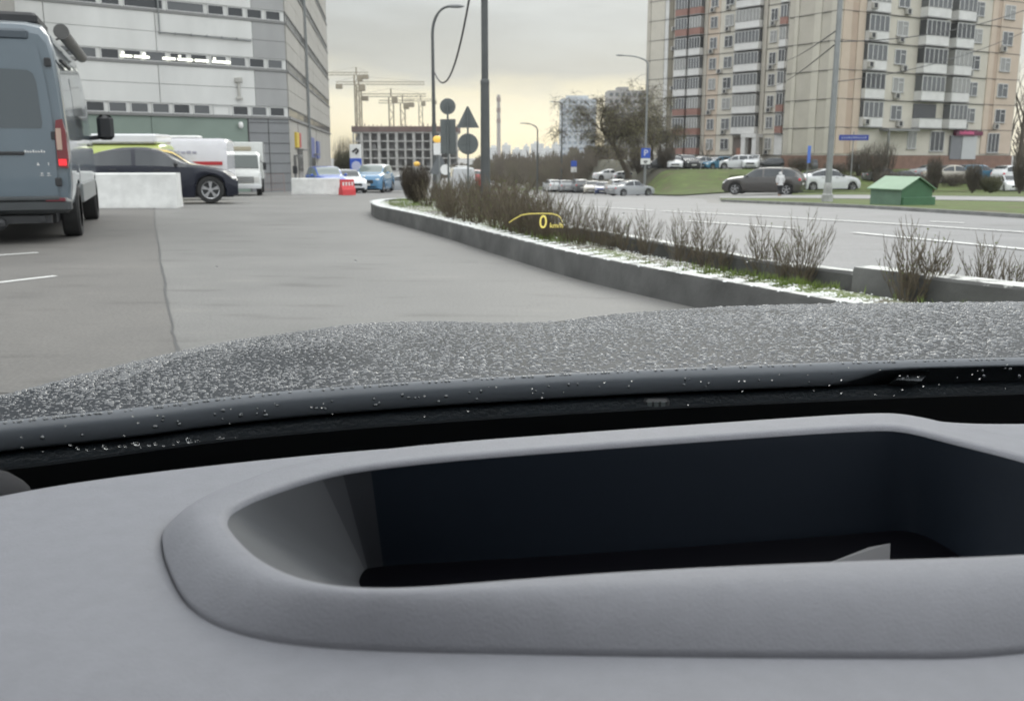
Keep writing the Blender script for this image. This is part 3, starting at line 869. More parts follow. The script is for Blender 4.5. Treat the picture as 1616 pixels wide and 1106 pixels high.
# folded slip lying in the well
slip = MB(); q = [at_z(1292, 895, .903), at_z(1404, 889, .897), at_z(1405, 858, .908), at_z(1372, 864, .906)]
slip.hexa([p for p in q] + [p + Vector((0, 0, .0006)) for p in q])
tag(slip.build('card', mat('card_grey', (0.10, 0.10, 0.105), 0.5)), 'small grey folded card in the dark dashboard display well', 'card')
# unseen cabin round the camera, added to shade the dashboard: roof lining, doors below the side windows, pillars and seat backs
M_TRIM = mat('dark_trim', (0.012, 0.012, 0.014), 0.8, spec=.2)
M_LINER = mat('roof_lining', (0.22, 0.22, 0.22), 0.9)
mb = MB(); mb.rbox(-.62, 1.05, -1.9, .10, 1.50, 1.55, .02); mb.build('roof', M_LINER, own)  # stops short of the windscreen to let sky light onto the dashboard
for x0, x1 in ((-.70, -.62), (1.05, 1.13)):
    mb = MB(); mb.rbox(x0, x1, -1.9, .55, .30, .97, .02); mb.build('door', M_TRIM, own)
    xm = (x0 + x1) / 2
    mb = MB(); mb.tube([(xm, .78, .93), (xm, .45, 1.30), (xm, .06, 1.52)], .035, 8); mb.build('pillar', M_TRIM, own)
    mb = MB(); mb.box(xm - .03, xm + .03, -.75, -.60, .95, 1.52); mb.build('pillar', M_TRIM, own)
mb = MB(); mb.rbox(-.62, 1.05, -1.25, -1.05, .3, 1.35, .06); mb.build('seat', M_TRIM, own)
mb = MB(); q = at_z(-20, 790, .94); mb.ell((q.x - .045, q.y + .005, .935), (.075, .05, .03), 18, 10); mb.build('pillar_trim', M_TRIM, own, smooth=True)
# ================================================================ VEHICLES
KINDS = {
 # fractions of length from the rear: belt height, top height (fractions of H), plan width
 'sedan': dict(top=[(0, .50), (.015, .60), (.04, .66), (.16, .70), (.20, .72), (.34, .93), (.42, .985), (.50, 1.0), (.58, .97), (.735, .68), (.80, .655), (.93, .58), (.98, .50), (1, .42)],
               belt=[(0, .46), (.03, .60), (.15, .655), (.3, .655), (.7, .63), (.80, .61), (.93, .54), (1, .38)], cab=(.22, .72), pil=(.465,), wb=(.19, .81)),
 'hatch': dict(top=[(0, .55), (.01, .66), (.03, .74), (.08, .86), (.14, .96), (.25, .995), (.40, 1.0), (.55, .965), (.73, .69), (.80, .66), (.93, .585), (.98, .52), (1, .42)],
               belt=[(0, .52), (.03, .64), (.1, .67), (.5, .65), (.73, .63), (.82, .60), (.93, .53), (1, .38)], cab=(.05, .72), pil=(.24, .47), wb=(.17, .82)),
 'suv': dict(top=[(0, .56), (.01, .66), (.03, .74), (.07, .88), (.12, .965), (.25, 1.0), (.45, .995), (.56, .96), (.715, .71), (.78, .685), (.93, .62), (.98, .56), (1, .46)],
             belt=[(0, .54), (.03, .645), (.1, .67), (.5, .655), (.73, .645), (.82, .63), (.93, .57), (1, .42)], cab=(.05, .70), pil=(.23, .45), wb=(.18, .81)),
 'coupe': dict(top=[(0, .52), (.015, .60), (.04, .67), (.10, .74), (.20, .86), (.30, .95), (.40, .995), (.48, 1.0), (.56, .965), (.735, .69), (.80, .67), (.92, .60), (.975, .53), (1, .44)],
               belt=[(0, .48), (.03, .60), (.12, .66), (.3, .665), (.7, .645), (.80, .63), (.92, .56), (1, .40)], cab=(.14, .72), pil=(.44,), wb=(.17, .845)),
}
def curve_eval(T, x):
    xs_ = [p[0] for p in T]; ys_ = [p[1] for p in T]
    i = int(np.clip(np.searchsorted(xs_, x) - 1, 0, len(xs_) - 2))
    x0, x1 = xs_[i], xs_[i + 1]; h = x1 - x0; t = (x - x0) / h
    def slope(k):
        if k <= 0 or k >= len(xs_) - 1: return 0
        a = (ys_[k] - ys_[k - 1]) / (xs_[k] - xs_[k - 1]); b = (ys_[k + 1] - ys_[k]) / (xs_[k + 1] - xs_[k])
        return 0 if a * b <= 0 else 2 * a * b / (a + b)
    m1, m2 = slope(i), slope(i + 1)
    return (2*t**3 - 3*t**2 + 1) * ys_[i] + (t**3 - 2*t**2 + t) * h * m1 + (-2*t**3 + 3*t**2) * ys_[i + 1] + (t**3 - t**2) * h * m2
FX = [.80, .955, 1.0, .995, .955, .915, .80, .73, .38, 0]
def car(label, paint_m, kind='sedan', L=4.5, W=1.8, H=1.48, loc=(0, 0, 0), rz=0, group=None, scale=None, name='parked_car', wr=.33, detail=1, roof_m=None, glass=None, lights_on=False, dark_trim=False):
    K = KINDS[kind]
    root = thing(name, label, 'car', loc, rz, group, scale)
    glass = glass or M_GLASS
    ax_ = [K['wb'][0], K['wb'][1]]
    st = set(np.linspace(0, 1, 27).tolist() + [0.006, .02, .98, .994])
    for a in ax_:
        for k in range(-6, 7): st.add(a + k / 6 * (wr + .055) / L)
    for c_ in K['cab']: st.add(c_)
    for p in K['pil']: st.add(p - .011); st.add(p + .011)
    st = sorted(st)
    # drop near duplicates
    S = [st[0]]
    for a in st[1:]:
        if a - S[-1] > .0045: S.append(a)
    sill = .17 if kind in ('sedan', 'coupe') else .21
    def sect(t):
        zt = curve_eval(K['top'], t) * H; zb = min(curve_eval(K['belt'], t) * H, zt - .012)
        e = max(0, (t - .86) / .14); e2 = max(0, (.12 - t) / .12)
        w = W / 2 * (1 - .20 * e ** 2.4 - .14 * e2 ** 2.4)
        z0 = sill + .06 * max(0, (t - .93) / .07) + .10 * max(0, (.06 - t) / .06)
        za = z0
        for a in ax_:
            dx = abs(t - a) * L
            if dx < wr + .05: za = max(za, wr + math.sqrt((wr + .05) ** 2 - dx * dx) * .98)
        zb = max(zb, za + .03)
        g_ = zt - zb
        zs = [za, za, za + (zb - za) * .36, za + (zb - za) * .68, zb, zb + .04 * g_, zb + .84 * g_, zb + .945 * g_, zt - .004, zt]
        bul = [1, 1, 1, 1, 1, 1, 1, 1, 1, 1]
        return [(x * w, (t - .5) * L, z) for x, z in zip(FX, zs)], zt - zb
    secs = [sect(t) for t in S]
    body, gl_side, gl_f, gl_r, roofb = MB(), MB(), MB(), MB(), MB(); gl_oth = MB()
    n = len(FX)
    c0, c1 = K['cab']
    # where roof is reached
    tops = [curve_eval(K['top'], t) for t in S]
    for i in range(len(S) - 1):
        tm = (S[i] + S[i + 1]) / 2
        A, B = secs[i][0], secs[i + 1][0]
        incab = c0 < tm < c1
        for j in range(n - 1):
            tgt = body
            if incab:
                if j == 5:
                    if not any(abs(tm - p) < .0125 for p in K['pil']) and c0 + .02 < tm < c1 - .005: tgt = gl_side
                elif j in (7, 8) or (j == 6 and False):
                    if tm > .5 and tops[i + 1] < .955: tgt = gl_f
                    elif tm < .45 and tops[i] < .955: tgt = gl_r
                    elif roof_m: tgt = roofb
                elif j == 6 and roof_m and tops[i] > .9: tgt = roofb
            for sgn in (1, -1):
                q = [A[j], B[j], B[j + 1], A[j + 1]]
                q = [(x * sgn, y, z) for x, y, z in q]
                if sgn > 0: q = q[::-1]
                (gl_oth if tgt is gl_side and sgn < 0 else tgt).poly(q)
    for k, rev in ((0, False), (len(S) - 1, True)):
        A = secs[k][0]
        for sgn in (1, -1):
            for j in range(n - 1):
                q = [(A[j][0] * sgn, A[j][1], A[j][2]), (A[j + 1][0] * sgn, A[j + 1][1], A[j + 1][2]), (0, A[j + 1][1], A[j + 1][2]), (0, A[j][1], A[j][2])]
                body.poly(q)
    def weld(mb, nm, m_, par):
        if not mb.f: return None
        o = mb.build(nm, m_, par)
        import bmesh
        bm = bmesh.new(); bm.from_mesh(o.data)
        bmesh.ops.remove_doubles(bm, verts=bm.verts, dist=.0015)
        bmesh.ops.recalc_face_normals(bm, faces=bm.faces)
        for f_ in bm.faces: f_.smooth = True
        bm.to_mesh(o.data); bm.free()
        try: o.data.set_sharp_from_angle(angle=R(38))
        except Exception: pass
        return o
    bo = weld(body, 'body', paint_m, root)
    weld(roofb, 'roof', roof_m, root)
    weld(gl_side, 'side_window', glass, root); weld(gl_oth, 'side_window', glass, root)
    weld(gl_f, 'windscreen', glass, root)
    weld(gl_r, 'rear_window', glass, root)
    # dark underside filling the arches
    u = MB(); u.box(-W * .40, W * .40, -L * .47, L * .47, .16, H * .42); u.box(-W * .38, W * .38, -L * .43, L * .43, H * .42, H * .55); u.build('chassis', M_BLACK, root)
    for a in ax_:
        for sgn in (1, -1):
            x1 = W / 2 * .985
            mb = MB(); mb.lathe([(wr * .66, .0), (wr * .93, 0.0), (wr, .03), (wr, .17), (wr * .93, .2), (wr * .66, .2)], 22, 0, 'x', caps=False)
            wh = mb.build('wheel', M_TYRE, root, smooth='auto'); fix_normals(wh)
            wh.location = (sgn * x1 - (.2 if sgn > 0 else 0), (a - .5) * L, wr)
            mb = MB(); xo = .185 if sgn > 0 else .015
            mb.lathe([(wr * .67, xo - .01 * sgn), (wr * .60, xo - .03 * sgn)], 22, 0, 'x', caps=False)
            ns = 5
            for k in range(ns):
                an = 2 * math.pi * k / ns + .3
                for dd in ((-.13, .13) if detail > 1 else (0,)):
                    a1, a2 = an + dd * .5, an + dd
                    p = lambda r_, aa: (xo - .012 * sgn, r_ * math.cos(aa), r_ * math.sin(aa))
                    hw = .09 if detail > 1 else .2
                    mb.poly([p(wr * .12, a1 - .35), p(wr * .64, a2 - hw), p(wr * .64, a2 + hw), p(wr * .12, a1 + .35)])
            mb.lathe([(.0, xo), (wr * .16, xo), (wr * .17, xo - .03 * sgn)], 12, 0, 'x', caps=False)
            mb.build('rim', M_RIM, wh)
            mb = MB(); mb.lathe([(.0, xo - .05 * sgn), (wr * .66, xo - .05 * sgn)], 16, 0, 'x', caps=False); mb.build('brake_disc', M_BLACK, wh)
    # lights, grille, plates, mirrors, handles
    zf = curve_eval(K['belt'], .95) * H; zr = curve_eval(K['belt'], .02) * H
    for sgn in (1, -1):
        mb = MB(); mb.ell((sgn * W * .345, L * .463, zf - .09), (W * .085, L * .034, .065), 14, 8)
        mb.build('headlight', M_LAMP, root, smooth=True)
        mb = MB(); mb.ell((sgn * W * .385, -L * .472, zr - .07), (W * .07, L * .030, .11 if kind != 'sedan' else .08), 12, 8)
        mb.build('tail_light', mat('tail_lit', (.5, .01, .01), .2, emit=(1, .05, .04), estr=2.5) if lights_on else M_RED, root, smooth=True)
        ym = (K['cab'][1] - .5 - .055) * L; zm = curve_eval(K['belt'], K['cab'][1] - .05) * H + .05
        mb = MB(); mb.ell((sgn * (W / 2 + .09), ym, zm + .03), (.095, .06, .07), 10, 6); mb.tube([(sgn * W * .45, ym, zm - .02), (sgn * (W / 2 + .05), ym, zm)], .02, 6)
        mb.build('mirror', M_BLACK if dark_trim else paint_m, root, smooth=True)
        if detail > 1:
            for tt in ([.33, .565] if len(K['pil']) > 1 or kind == 'coupe' else [.36, .57]):
                yy = (tt - .5) * L; zz = curve_eval(K['belt'], tt) * H - .09
                mb = MB(); mb.rbox(sgn * W * .492 - .02, sgn * W * .492 + .02, yy - .09, yy + .09, zz - .012, zz + .012, .008); mb.build('handle', M_BLACK if dark_trim else paint_m, root)
    zn = curve_eval(K['top'], .985) * H
    mb = MB(); mb.rbox(-W * .24, W * .24, L * .494, L * .502, zn * .62, zn * .86, .008); mb.rbox(-W * .34, W * .34, L * .488, L * .5, zn * .33, zn * .50, .01); mb.build('grille', M_BLACK, root)
    mb = MB(); mb.rbox(-.26, .26, L * .5, L * .5 + .012, zn * .50, zn * .50 + .115, .004); mb.build('number_plate', M_PLATE, root)
    mb = MB(); mb.rbox(-.26, .26, -L * .5 - .012, -L * .5 + .02, H * .38, H * .38 + .115, .004); mb.build('number_plate', M_PLATE, root)
    return root
P_BLACK = mat('paint_dark_navy', (0.010, 0.012, 0.022), 0.25, spec=.35, coat=0.15)
P_WHITE = paint('white', (0.62, 0.63, 0.64)); P_SILVER = paint('silver', (0.33, 0.34, 0.35)); P_GREY = paint('grey', (0.12, 0.125, 0.13))
P_BROWN = paint('brown_grey', (0.060, 0.055, 0.052)); P_BLUE = paint('bright_blue', (0.03, 0.09, 0.42)); P_LBLUE = paint('sky_blue', (0.07, 0.20, 0.35))
P_BEIGE = paint('beige', (0.42, 0.39, 0.33)); P_DGREY = paint('dark_grey', (0.035, 0.037, 0.04)); P_YELLOW = paint('yellow', (0.62, 0.45, 0.12)); P_NAVY = paint('navy', (0.025, 0.04, 0.13)); P_TEAL = paint('teal_blue', (0.05, 0.16, 0.25)); P_RED = paint('red', (0.35, 0.02, 0.025))

def pcar(px, py, hpx, *a, **k):
    """place a car with its nearest wheel line on the ground at pixel px,py; fit the measured height"""
    p = ground(px, py)
    H = k.get('H', 1.48)
    s_ = (hpx * p.y / F) / H * 0.985
    k['scale'] = s_
    k['loc'] = (p.x, p.y, zg(p.x, p.y))
    return car(*a, **k)

# black crossover behind the white block: seen from its right side, heading right
p = at_y(262, 316, 26.3); zz = zg(p.x, p.y)
c = car('black crossover coupe with dark alloy wheels standing behind the white concrete block', P_BLACK, 'coupe', L=4.85, W=1.9, H=1.54, loc=(-10.29, 27.3, zz), rz=R(-73), wr=.37, detail=2, dark_trim=True)
# bright blue hatchback behind the concrete block at the building corner
pcar(516, 305, 42, 'bright blue hatchback parked behind the low concrete block at the grey building corner', P_BLUE, 'hatch', L=4.0, W=1.75, H=1.52, rz=R(180 + 24), glass=M_GLASSL)
pcar(548, 304, 36, 'white car half hidden behind the bright blue hatchback', P_WHITE, 'hatch', L=4.2, W=1.75, H=1.5, rz=R(180 + 25))
pcar(590, 303, 43, 'light blue SUV with white roof facing us at the end of the lot', P_LBLUE, 'suv', L=4.3, W=1.82, H=1.62, rz=R(180 - 4), roof_m=P_WHITE, detail=2, glass=M_GLASSL)
pcar(634, 303, 26, 'silver sedan parked beyond the light blue SUV', P_SILVER, 'sedan', rz=R(-70))
# right: parked cars
pcar(1204, 307.5, 43, 'dark brown hatchback parked at the roadside near the person in white', P_BROWN, 'hatch', L=4.35, W=1.78, H=1.53, rz=R(63), detail=2)
pcar(1304, 301, 34, 'white SUV parked beside the tall grey street lamp', P_WHITE, 'coupe', L=4.7, W=1.85, H=1.62, rz=R(-80), detail=2, dark_trim=True)
pcar(1500, 289, 28, 'beige sedan parked behind the green kiosk roof by the round bush', P_BEIGE, 'sedan', L=4.4, H=1.45, rz=R(-86))
pcar(1392, 286, 20, 'grey sedan mostly hidden behind the green kiosk roof', P_GREY, 'sedan', rz=R(-84))
row = [(872, 302.5, 19, 'white hatchback at the far end of the kerbside row', P_WHITE, 'hatch', 10), (889, 303, 19, 'grey hatchback second from the far end of the kerbside row', P_SILVER, 'hatch', 10), (913, 304, 21, 'dark grey SUV beside the short white traffic sign in the kerbside row', P_GREY, 'suv', 8), (935, 305.5, 20, 'pale beige sedan in the kerbside row next to the navy sedan', P_BEIGE, 'sedan', 170),
       (951, 307, 20, 'navy blue sedan in the kerbside row of parked cars', P_NAVY, 'sedan', 172), (972, 308, 25, 'white SUV with red tail lights in the kerbside row of parked cars', P_WHITE, 'suv', 6), (995, 309.5, 25, 'silver sedan at the near end of the kerbside row below the parking sign', P_SILVER, 'sedan', -62)]
for px, py, h, lab, pm, kd, rz in row:
    pcar(px, py, h, lab, pm, kd, rz=R(rz), group='cars parked along the far kerb', H=1.62 if kd == 'suv' else 1.48, lights_on=False)
pcar(962, 284.5, 17, 'white sedan parked on the slope left of the willow trunk', P_WHITE, 'sedan', rz=R(-80), group='cars parked on the slope')
pcar(990, 286, 15, 'grey hatchback parked on the slope right behind the willow trunk', P_SILVER, 'hatch', rz=R(-80), group='cars parked on the slope')
# cars along the foot of the apartment blocks, on top of the bank
top = [(1040, 'dark grey sedan at the left end of the bank top row', P_DGREY, 'sedan', 18, 88), (1063, 'white hatchback nose on in the bank top row', P_WHITE, 'hatch', 21, 175), (1084, 'black SUV next to the white hatchback on the bank top', P_DGREY, 'suv', 23, 190), (1106, 'silver sedan in the bank top row left of the blue car', P_SILVER, 'sedan', 20, 110),
       (1131, 'teal blue hatchback in the bank top row', P_TEAL, 'hatch', 20, 120), (1160, 'white station wagon with tinted windows in the bank top row', P_WHITE, 'hatch', 22, 92), (1187, 'white SUV at the right end of the bank top row', P_WHITE, 'suv', 23, 160), (1213, 'black hatchback behind the brown hatchback roof', P_DGREY, 'hatch', 18, 95)]
def top_car(px, Y, hpx, lab, pm, kd, rz, grp):
    X = (px - 808) / F * Y / 1.018
    H = 1.62 if kd == 'suv' else 1.48
    car(lab, pm, kd, L=4.3, H=H, loc=(X, Y, zg(X, Y) - .0), rz=R(rz), group=grp, scale=hpx * Y / F / H)
for px, lab, pm, kd, h, rz in top:
    top_car(px, 104.0, h, lab, pm, kd, rz, 'cars parked at the foot of the apartment blocks')
for px, Y, h, lab, pm, kd, rz in [(1473, 90, 24, 'grey sedan with bright roof in front of the shop under the magenta sign', P_SILVER, 'sedan', -86), (1545, 88, 27, 'dark blue grey SUV parked below the shop doorway', P_TEAL, 'suv', -80), (1608, 86, 30, 'white SUV parked at the right end near the bare trees', P_WHITE, 'suv', -75), (1597, 78, 26, 'white sedan behind the trimmed bush near the right edge', P_WHITE, 'sedan', 168), (1430, 88, 18, 'black sedan behind the dark hedge', P_DGREY, 'sedan', -85), (1290, 100, 17, 'grey hatchback behind the white SUV roof', P_GREY, 'hatch', -88), (1332, 100, 16, 'silver sedan behind the street lamp pole', P_SILVER, 'sedan', -88)]:
    top_car(px, Y, h, lab, pm, kd, rz, 'cars parked at the foot of the apartment blocks')
# traffic on the main road
pcar(745, 300, 32, 'dark red estate car with lit red tail lights on the main road', P_RED, 'hatch', rz=R(4), name='car', lights_on=True)
pcar(775, 298, 12, 'dark grey sedan driving towards us far down the main road', P_DGREY, 'sedan', rz=R(180), name='car')

# ---- large grey-blue panel van, seen from behind on the left
def panel_van():
    p0 = Vector((-7.10, 13.06, 0))
    root = thing('panel_van', 'tall blue grey panel van with roof awning parked with its back to us', 'van', (p0.x, p0.y, zg(p0.x, p0.y)), R(20), scale=1.04)
    M_V = paint('slate_blue', (0.095, 0.125, 0.15)); M_VL = mat('van_bumper', (0.045, 0.05, 0.053), 0.5, var=.15)
    L, HW, H = 6.6, 1.0, 2.86
    def sec(y, top=H, hw=HW, zb=.48, belt=None):
        f = top / H
        return [(.80 * hw, y, zb), (.965 * hw, y, zb + .03), (hw, y, .75), (1.005 * hw, y, 1.15), (.995 * hw, y, 1.45), (.965 * hw, y, 1.45 + (top - 1.45) * .45), (.925 * hw, y, 1.45 + (top - 1.45) * .74), (.885 * hw, y, 1.45 + (top - 1.45) * .88), (.80 * hw, y, 1.45 + (top - 1.45) * .965), (.62 * hw, y, top - .012), (0, y, top)]
    st = [(0.0, H - .14, HW * .955), (.05, H - .05, HW * .985), (.18, H, HW), (1.0, H, HW), (2.2, H, HW), (3.6, H, HW), (4.4, H, HW), (4.75, H - .05, HW * .995), (5.1, H - .26, HW * .99), (5.5, 2.05, HW * .98), (5.75, 1.60, HW * .965), (6.2, 1.40, HW * .92), (6.5, 1.25, HW * .86), (6.6, 1.0, HW * .8)]
    mb = MB(); rg = []
    wheels = [1.15, 5.1]; wr = .365
    ys_ = set(np.linspace(0.3, 6.4, 30).tolist() + [s_[0] for s_ in st])
    for w in wheels:
        for k in range(-6, 7): ys_.add(w + k / 6 * .45)
    for y in sorted(ys_):
        t_ = float(np.interp(y, [s_[0] for s_ in st], [s_[1] for s_ in st])); hw = float(np.interp(y, [s_[0] for s_ in st], [s_[2] for s_ in st]))
        s_ = sec(y, max(t_, 1.46 if y > 5.8 else t_) if t_ > 1.46 else t_ + 0.0, hw) if t_ > 1.5 else [(a, b_, min(c_, t_ - .01 * (10 - i))) for i, (a, b_, c_) in enumerate(sec(y, 1.6, hw))]
        za = .48
        for w in wheels:
            d = abs(y - w)
            if d < .45: za = max(za, wr + math.sqrt(.45 ** 2 - d * d))
        s_ = [(a, b_, max(c_, za + .001 * i) if i < 5 else c_) for i, (a, b_, c_) in enumerate(s_)]
        rg.append([(a, b_, c_) for a, b_, c_ in s_] + [(-a, b_, c_) for a, b_, c_ in s_[-2::-1]])
    mb.loft(rg, False)
    k = len(mb.v); n = len(rg[0]); mb.v += [tuple(q) for q in rg[0]]; mb.face(range(k, k + n))
    k = len(mb.v); mb.v += [tuple(q) for q in rg[-1]]; mb.face(range(k, k + n)[::-1])
    bo = mb.build('body', M_V, root, smooth='auto'); fix_normals(bo)
    # rear doors, set 2 cm proud of the body back with a shut line between
    for sgn in (1, -1):
        prof = [(.012, .56), (.80, .56), (.83, .62), (.845, 1.3), (.83, 1.75), (.79, 2.2), (.745, 2.50), (.70, 2.56), (.012, 2.58)]
        mb = MB(); mb.loft([[(x * sgn, -.028, z) for x, z in prof], [(x * sgn, .02, z) for x, z in prof]], True, 0, True)
        d = mb.build('rear_door', M_V, root); fix_normals(d)
        mb = MB(); wpf = [(.09, 1.50), (.70, 1.50), (.715, 1.56), (.69, 2.08), (.66, 2.19), (.60, 2.23), (.09, 2.25)]
        mb.loft([[(x * sgn, -.034, z) for x, z in wpf], [(x * sgn, -.02, z) for x, z in wpf]], True, 0, True)
        fix_normals(mb.build('rear_window', mat('van_glass', (0.055, 0.07, 0.08), 0.12, spec=.8), d))
        mb = MB(); mb.rbox(sgn * .30 - .17, sgn * .30 + .17, -.05, -.03, 1.155, 1.20, .01); mb.build('handle', M_BLACK, d)
        for zz_ in (.75, 1.35, 2.28):
            mb = MB(); mb.rbox(sgn * .835 - .03, sgn * .835 + .05, -.04, .0, zz_, zz_ + .11, .01); mb.build('hinge', M_BLACK, d)
        mb = MB()
        prof = [(.86, 1.00), (.975, .98), (.995, 1.1), (.985, 1.45), (.955, 1.62), (.875, 1.60), (.855, 1.4)]
        mb.loft([[(x * sgn, -.045, z) for x, z in prof], [(x * sgn * 1.005, .10, z) for x, z in prof]], True, 0, True)
        tl = mb.build('tail_light', mat('van_lens', (0.14, 0.010, 0.015), 0.12, spec=.7), root); fix_normals(tl)
        mb = MB(); mb.rbox(sgn * .90 - .035, sgn * .90 + .03, -.053, -.044, 1.22, 1.50, .004); mb.build('reverse_lamp', mat('amber_clear', (0.42, 0.30, 0.24), 0.2), tl)
        mb = MB(); mb.rbox(sgn * .915 - .045, sgn * .915 + .05, -.053, -.044, 1.02, 1.10, .004); mb.build('brake_lamp', mat('brake_lit', (.6, .02, .02), .2, emit=(1, .03, .05), estr=.9), tl)
        mb = MB(); mb.rbox(sgn * .80 - .12, sgn * .80 + .12, -.155, -.12, .555, .60, .005); mb.build('reflector', mat('dim_reflector', (.14, .02, .03), .3), root)
    # badges on the right door: rows of raised chrome marks
    M_CH = mat('chrome', (.62, .63, .64), .15, .9)
    mb = MB()
    for k in range(8): 
        x = .47 + k * .032
        mb.box(x, x + .023, -.034, -.028, 1.185, 1.185 + (.022 if k % 3 else .034))
        mb.box(x, x + .008, -.034, -.028, 1.185, 1.215)
    mb.build('badge', M_CH, root)
    mb = MB()
    mb.poly([(.60, -.033, 1.02), (.64, -.033, 1.02), (.62, -.033, 1.065)]); mb.poly([(.74, -.033, 1.02), (.75, -.033, 1.02), (.75, -.033, 1.06), (.74, -.033, 1.06)])
    for x in (.63, .71): mb.box(x, x + .05, -.034, -.028, .885, .895); mb.box(x + .01, x + .04, -.034, -.028, .91, .925)
    mb.build('badge', M_CH, root)
    mb = MB(); mb.rbox(-.98, .98, -.14, .14, .40, .60, .05); mb.rbox(-.86, .86, -.16, -.05, .56, .625, .02); mb.build('bumper', M_VL, root, smooth='auto')
    mb = MB(); mb.box(-.5, .72, -.06, .1, .27, .37); mb.tube([(0, -.2, .38), (0, .2, .38)], .035, 8); mb.ell((0, -.23, .42), (.05, .05, .05)); mb.ell((.04, -.12, .27), (.16, .10, .10)); mb.tube([(.62, -.1, .33), (.62, .4, .33)], .04, 8); mb.build('tow_bar', M_BLACK, root)
    mb = MB(); mb.box(-.75, .75, .3, 6.2, .25, .75); mb.build('chassis', M_BLACK, root)
    for w in wheels:
        for sgn in (1, -1):
            mb = MB(); mb.lathe([(wr * .64, 0), (wr * .94, 0), (wr, .03), (wr, .21), (wr * .94, .24), (wr * .64, .24)], 26, 0, 'x', caps=False)
            wh = mb.build('wheel', M_TYRE, root, smooth='auto'); fix_normals(wh)
            wh.location = (sgn * 1.0 - (.24 if sgn > 0 else 0), w, wr)
            mb = MB(); xo = .20 if sgn > 0 else .04
            mb.lathe([(0, xo), (wr * .3, xo), (wr * .5, xo - .03 * sgn), (wr * .65, xo)], 22, 0, 'x', caps=False); mb.build('rim', M_RIM, wh, smooth=True)
    for sgn in (1, -1):
        # cladding along the sill and over the arches
        mb = MB(); mb.rbox(sgn * 1.0 - .03, sgn * 1.0 + .022, 1.65, 4.6, .46, .74, .012); mb.build('side_cladding', mat('van_clad', (0.20, 0.21, 0.21), 0.35, var=.1), root)
        pr = [(1.72, 1.58), (3.55, 1.58), (3.6, 1.64), (3.55, 2.2), (3.5, 2.26), (1.78, 2.26), (1.70, 2.2)]
        mb = MB(); xs1 = lambda z: sgn * (.995 - (z - 1.45) * .0545)
        mb.loft([[(xs1(z) - .02 * sgn, y, z) for y, z in pr], [(xs1(z) + .007 * sgn, y, z) for y, z in pr]], True, 0, True)
        fix_normals(mb.build('side_window', mat('van_side_glass', (0.10, 0.11, 0.11), 0.06, spec=.9), root))
        mb = MB(); mb.rbox(xs1(1.8) - .02, xs1(1.8) + .03 * 1, .25, 1.6, 2.36, 2.40, .008); mb.build('drip_rail', M_BLACK, root)
        mb = MB(); mb.rbox(sgn * 1.26 - .15, sgn * 1.26 + .13, 4.85, 5.0, 1.42, 1.86, .06); mb.tube([(sgn * .95, 5.0, 1.45), (sgn * 1.2, 4.95, 1.48)], .04, 8); mb.build('mirror', M_BLACK, root, smooth='auto')
        mb = MB(); mb.rbox(sgn * 1.0 - .02, sgn * 1.0 + .02, 3.85, 4.02, 1.30, 1.34, .008); mb.build('handle', M_BLACK, root)
    mb = MB(); mb.tube([(1.0, .55, 2.78), (1.0, 4.2, 2.78)], .085, 12); mb.tube([(1.0, .50, 2.78), (1.0, .56, 2.78)], .10, 12)
    for y in (.8, 2.3, 3.9): mb.tube([(.90, y, 2.70), (1.0, y, 2.74)], .014, 6)
    mb.build('awning', mat('awning_case', (0.085, 0.083, 0.08), 0.45, var=.1), root, smooth='auto')
    mb = MB(); mb.rbox(-.55, .72, .55, 1.9, 2.86, 3.02, .04); mb.build('roof_box', M_BLACK, root)
    mb = MB(); mb.rbox(-.66, .66, -.02, .14, 2.60, 2.74, .03); mb.build('rear_spoiler', mat('slate_dark', (0.05, 0.065, 0.08), .3), root)
    return root
panel_van()

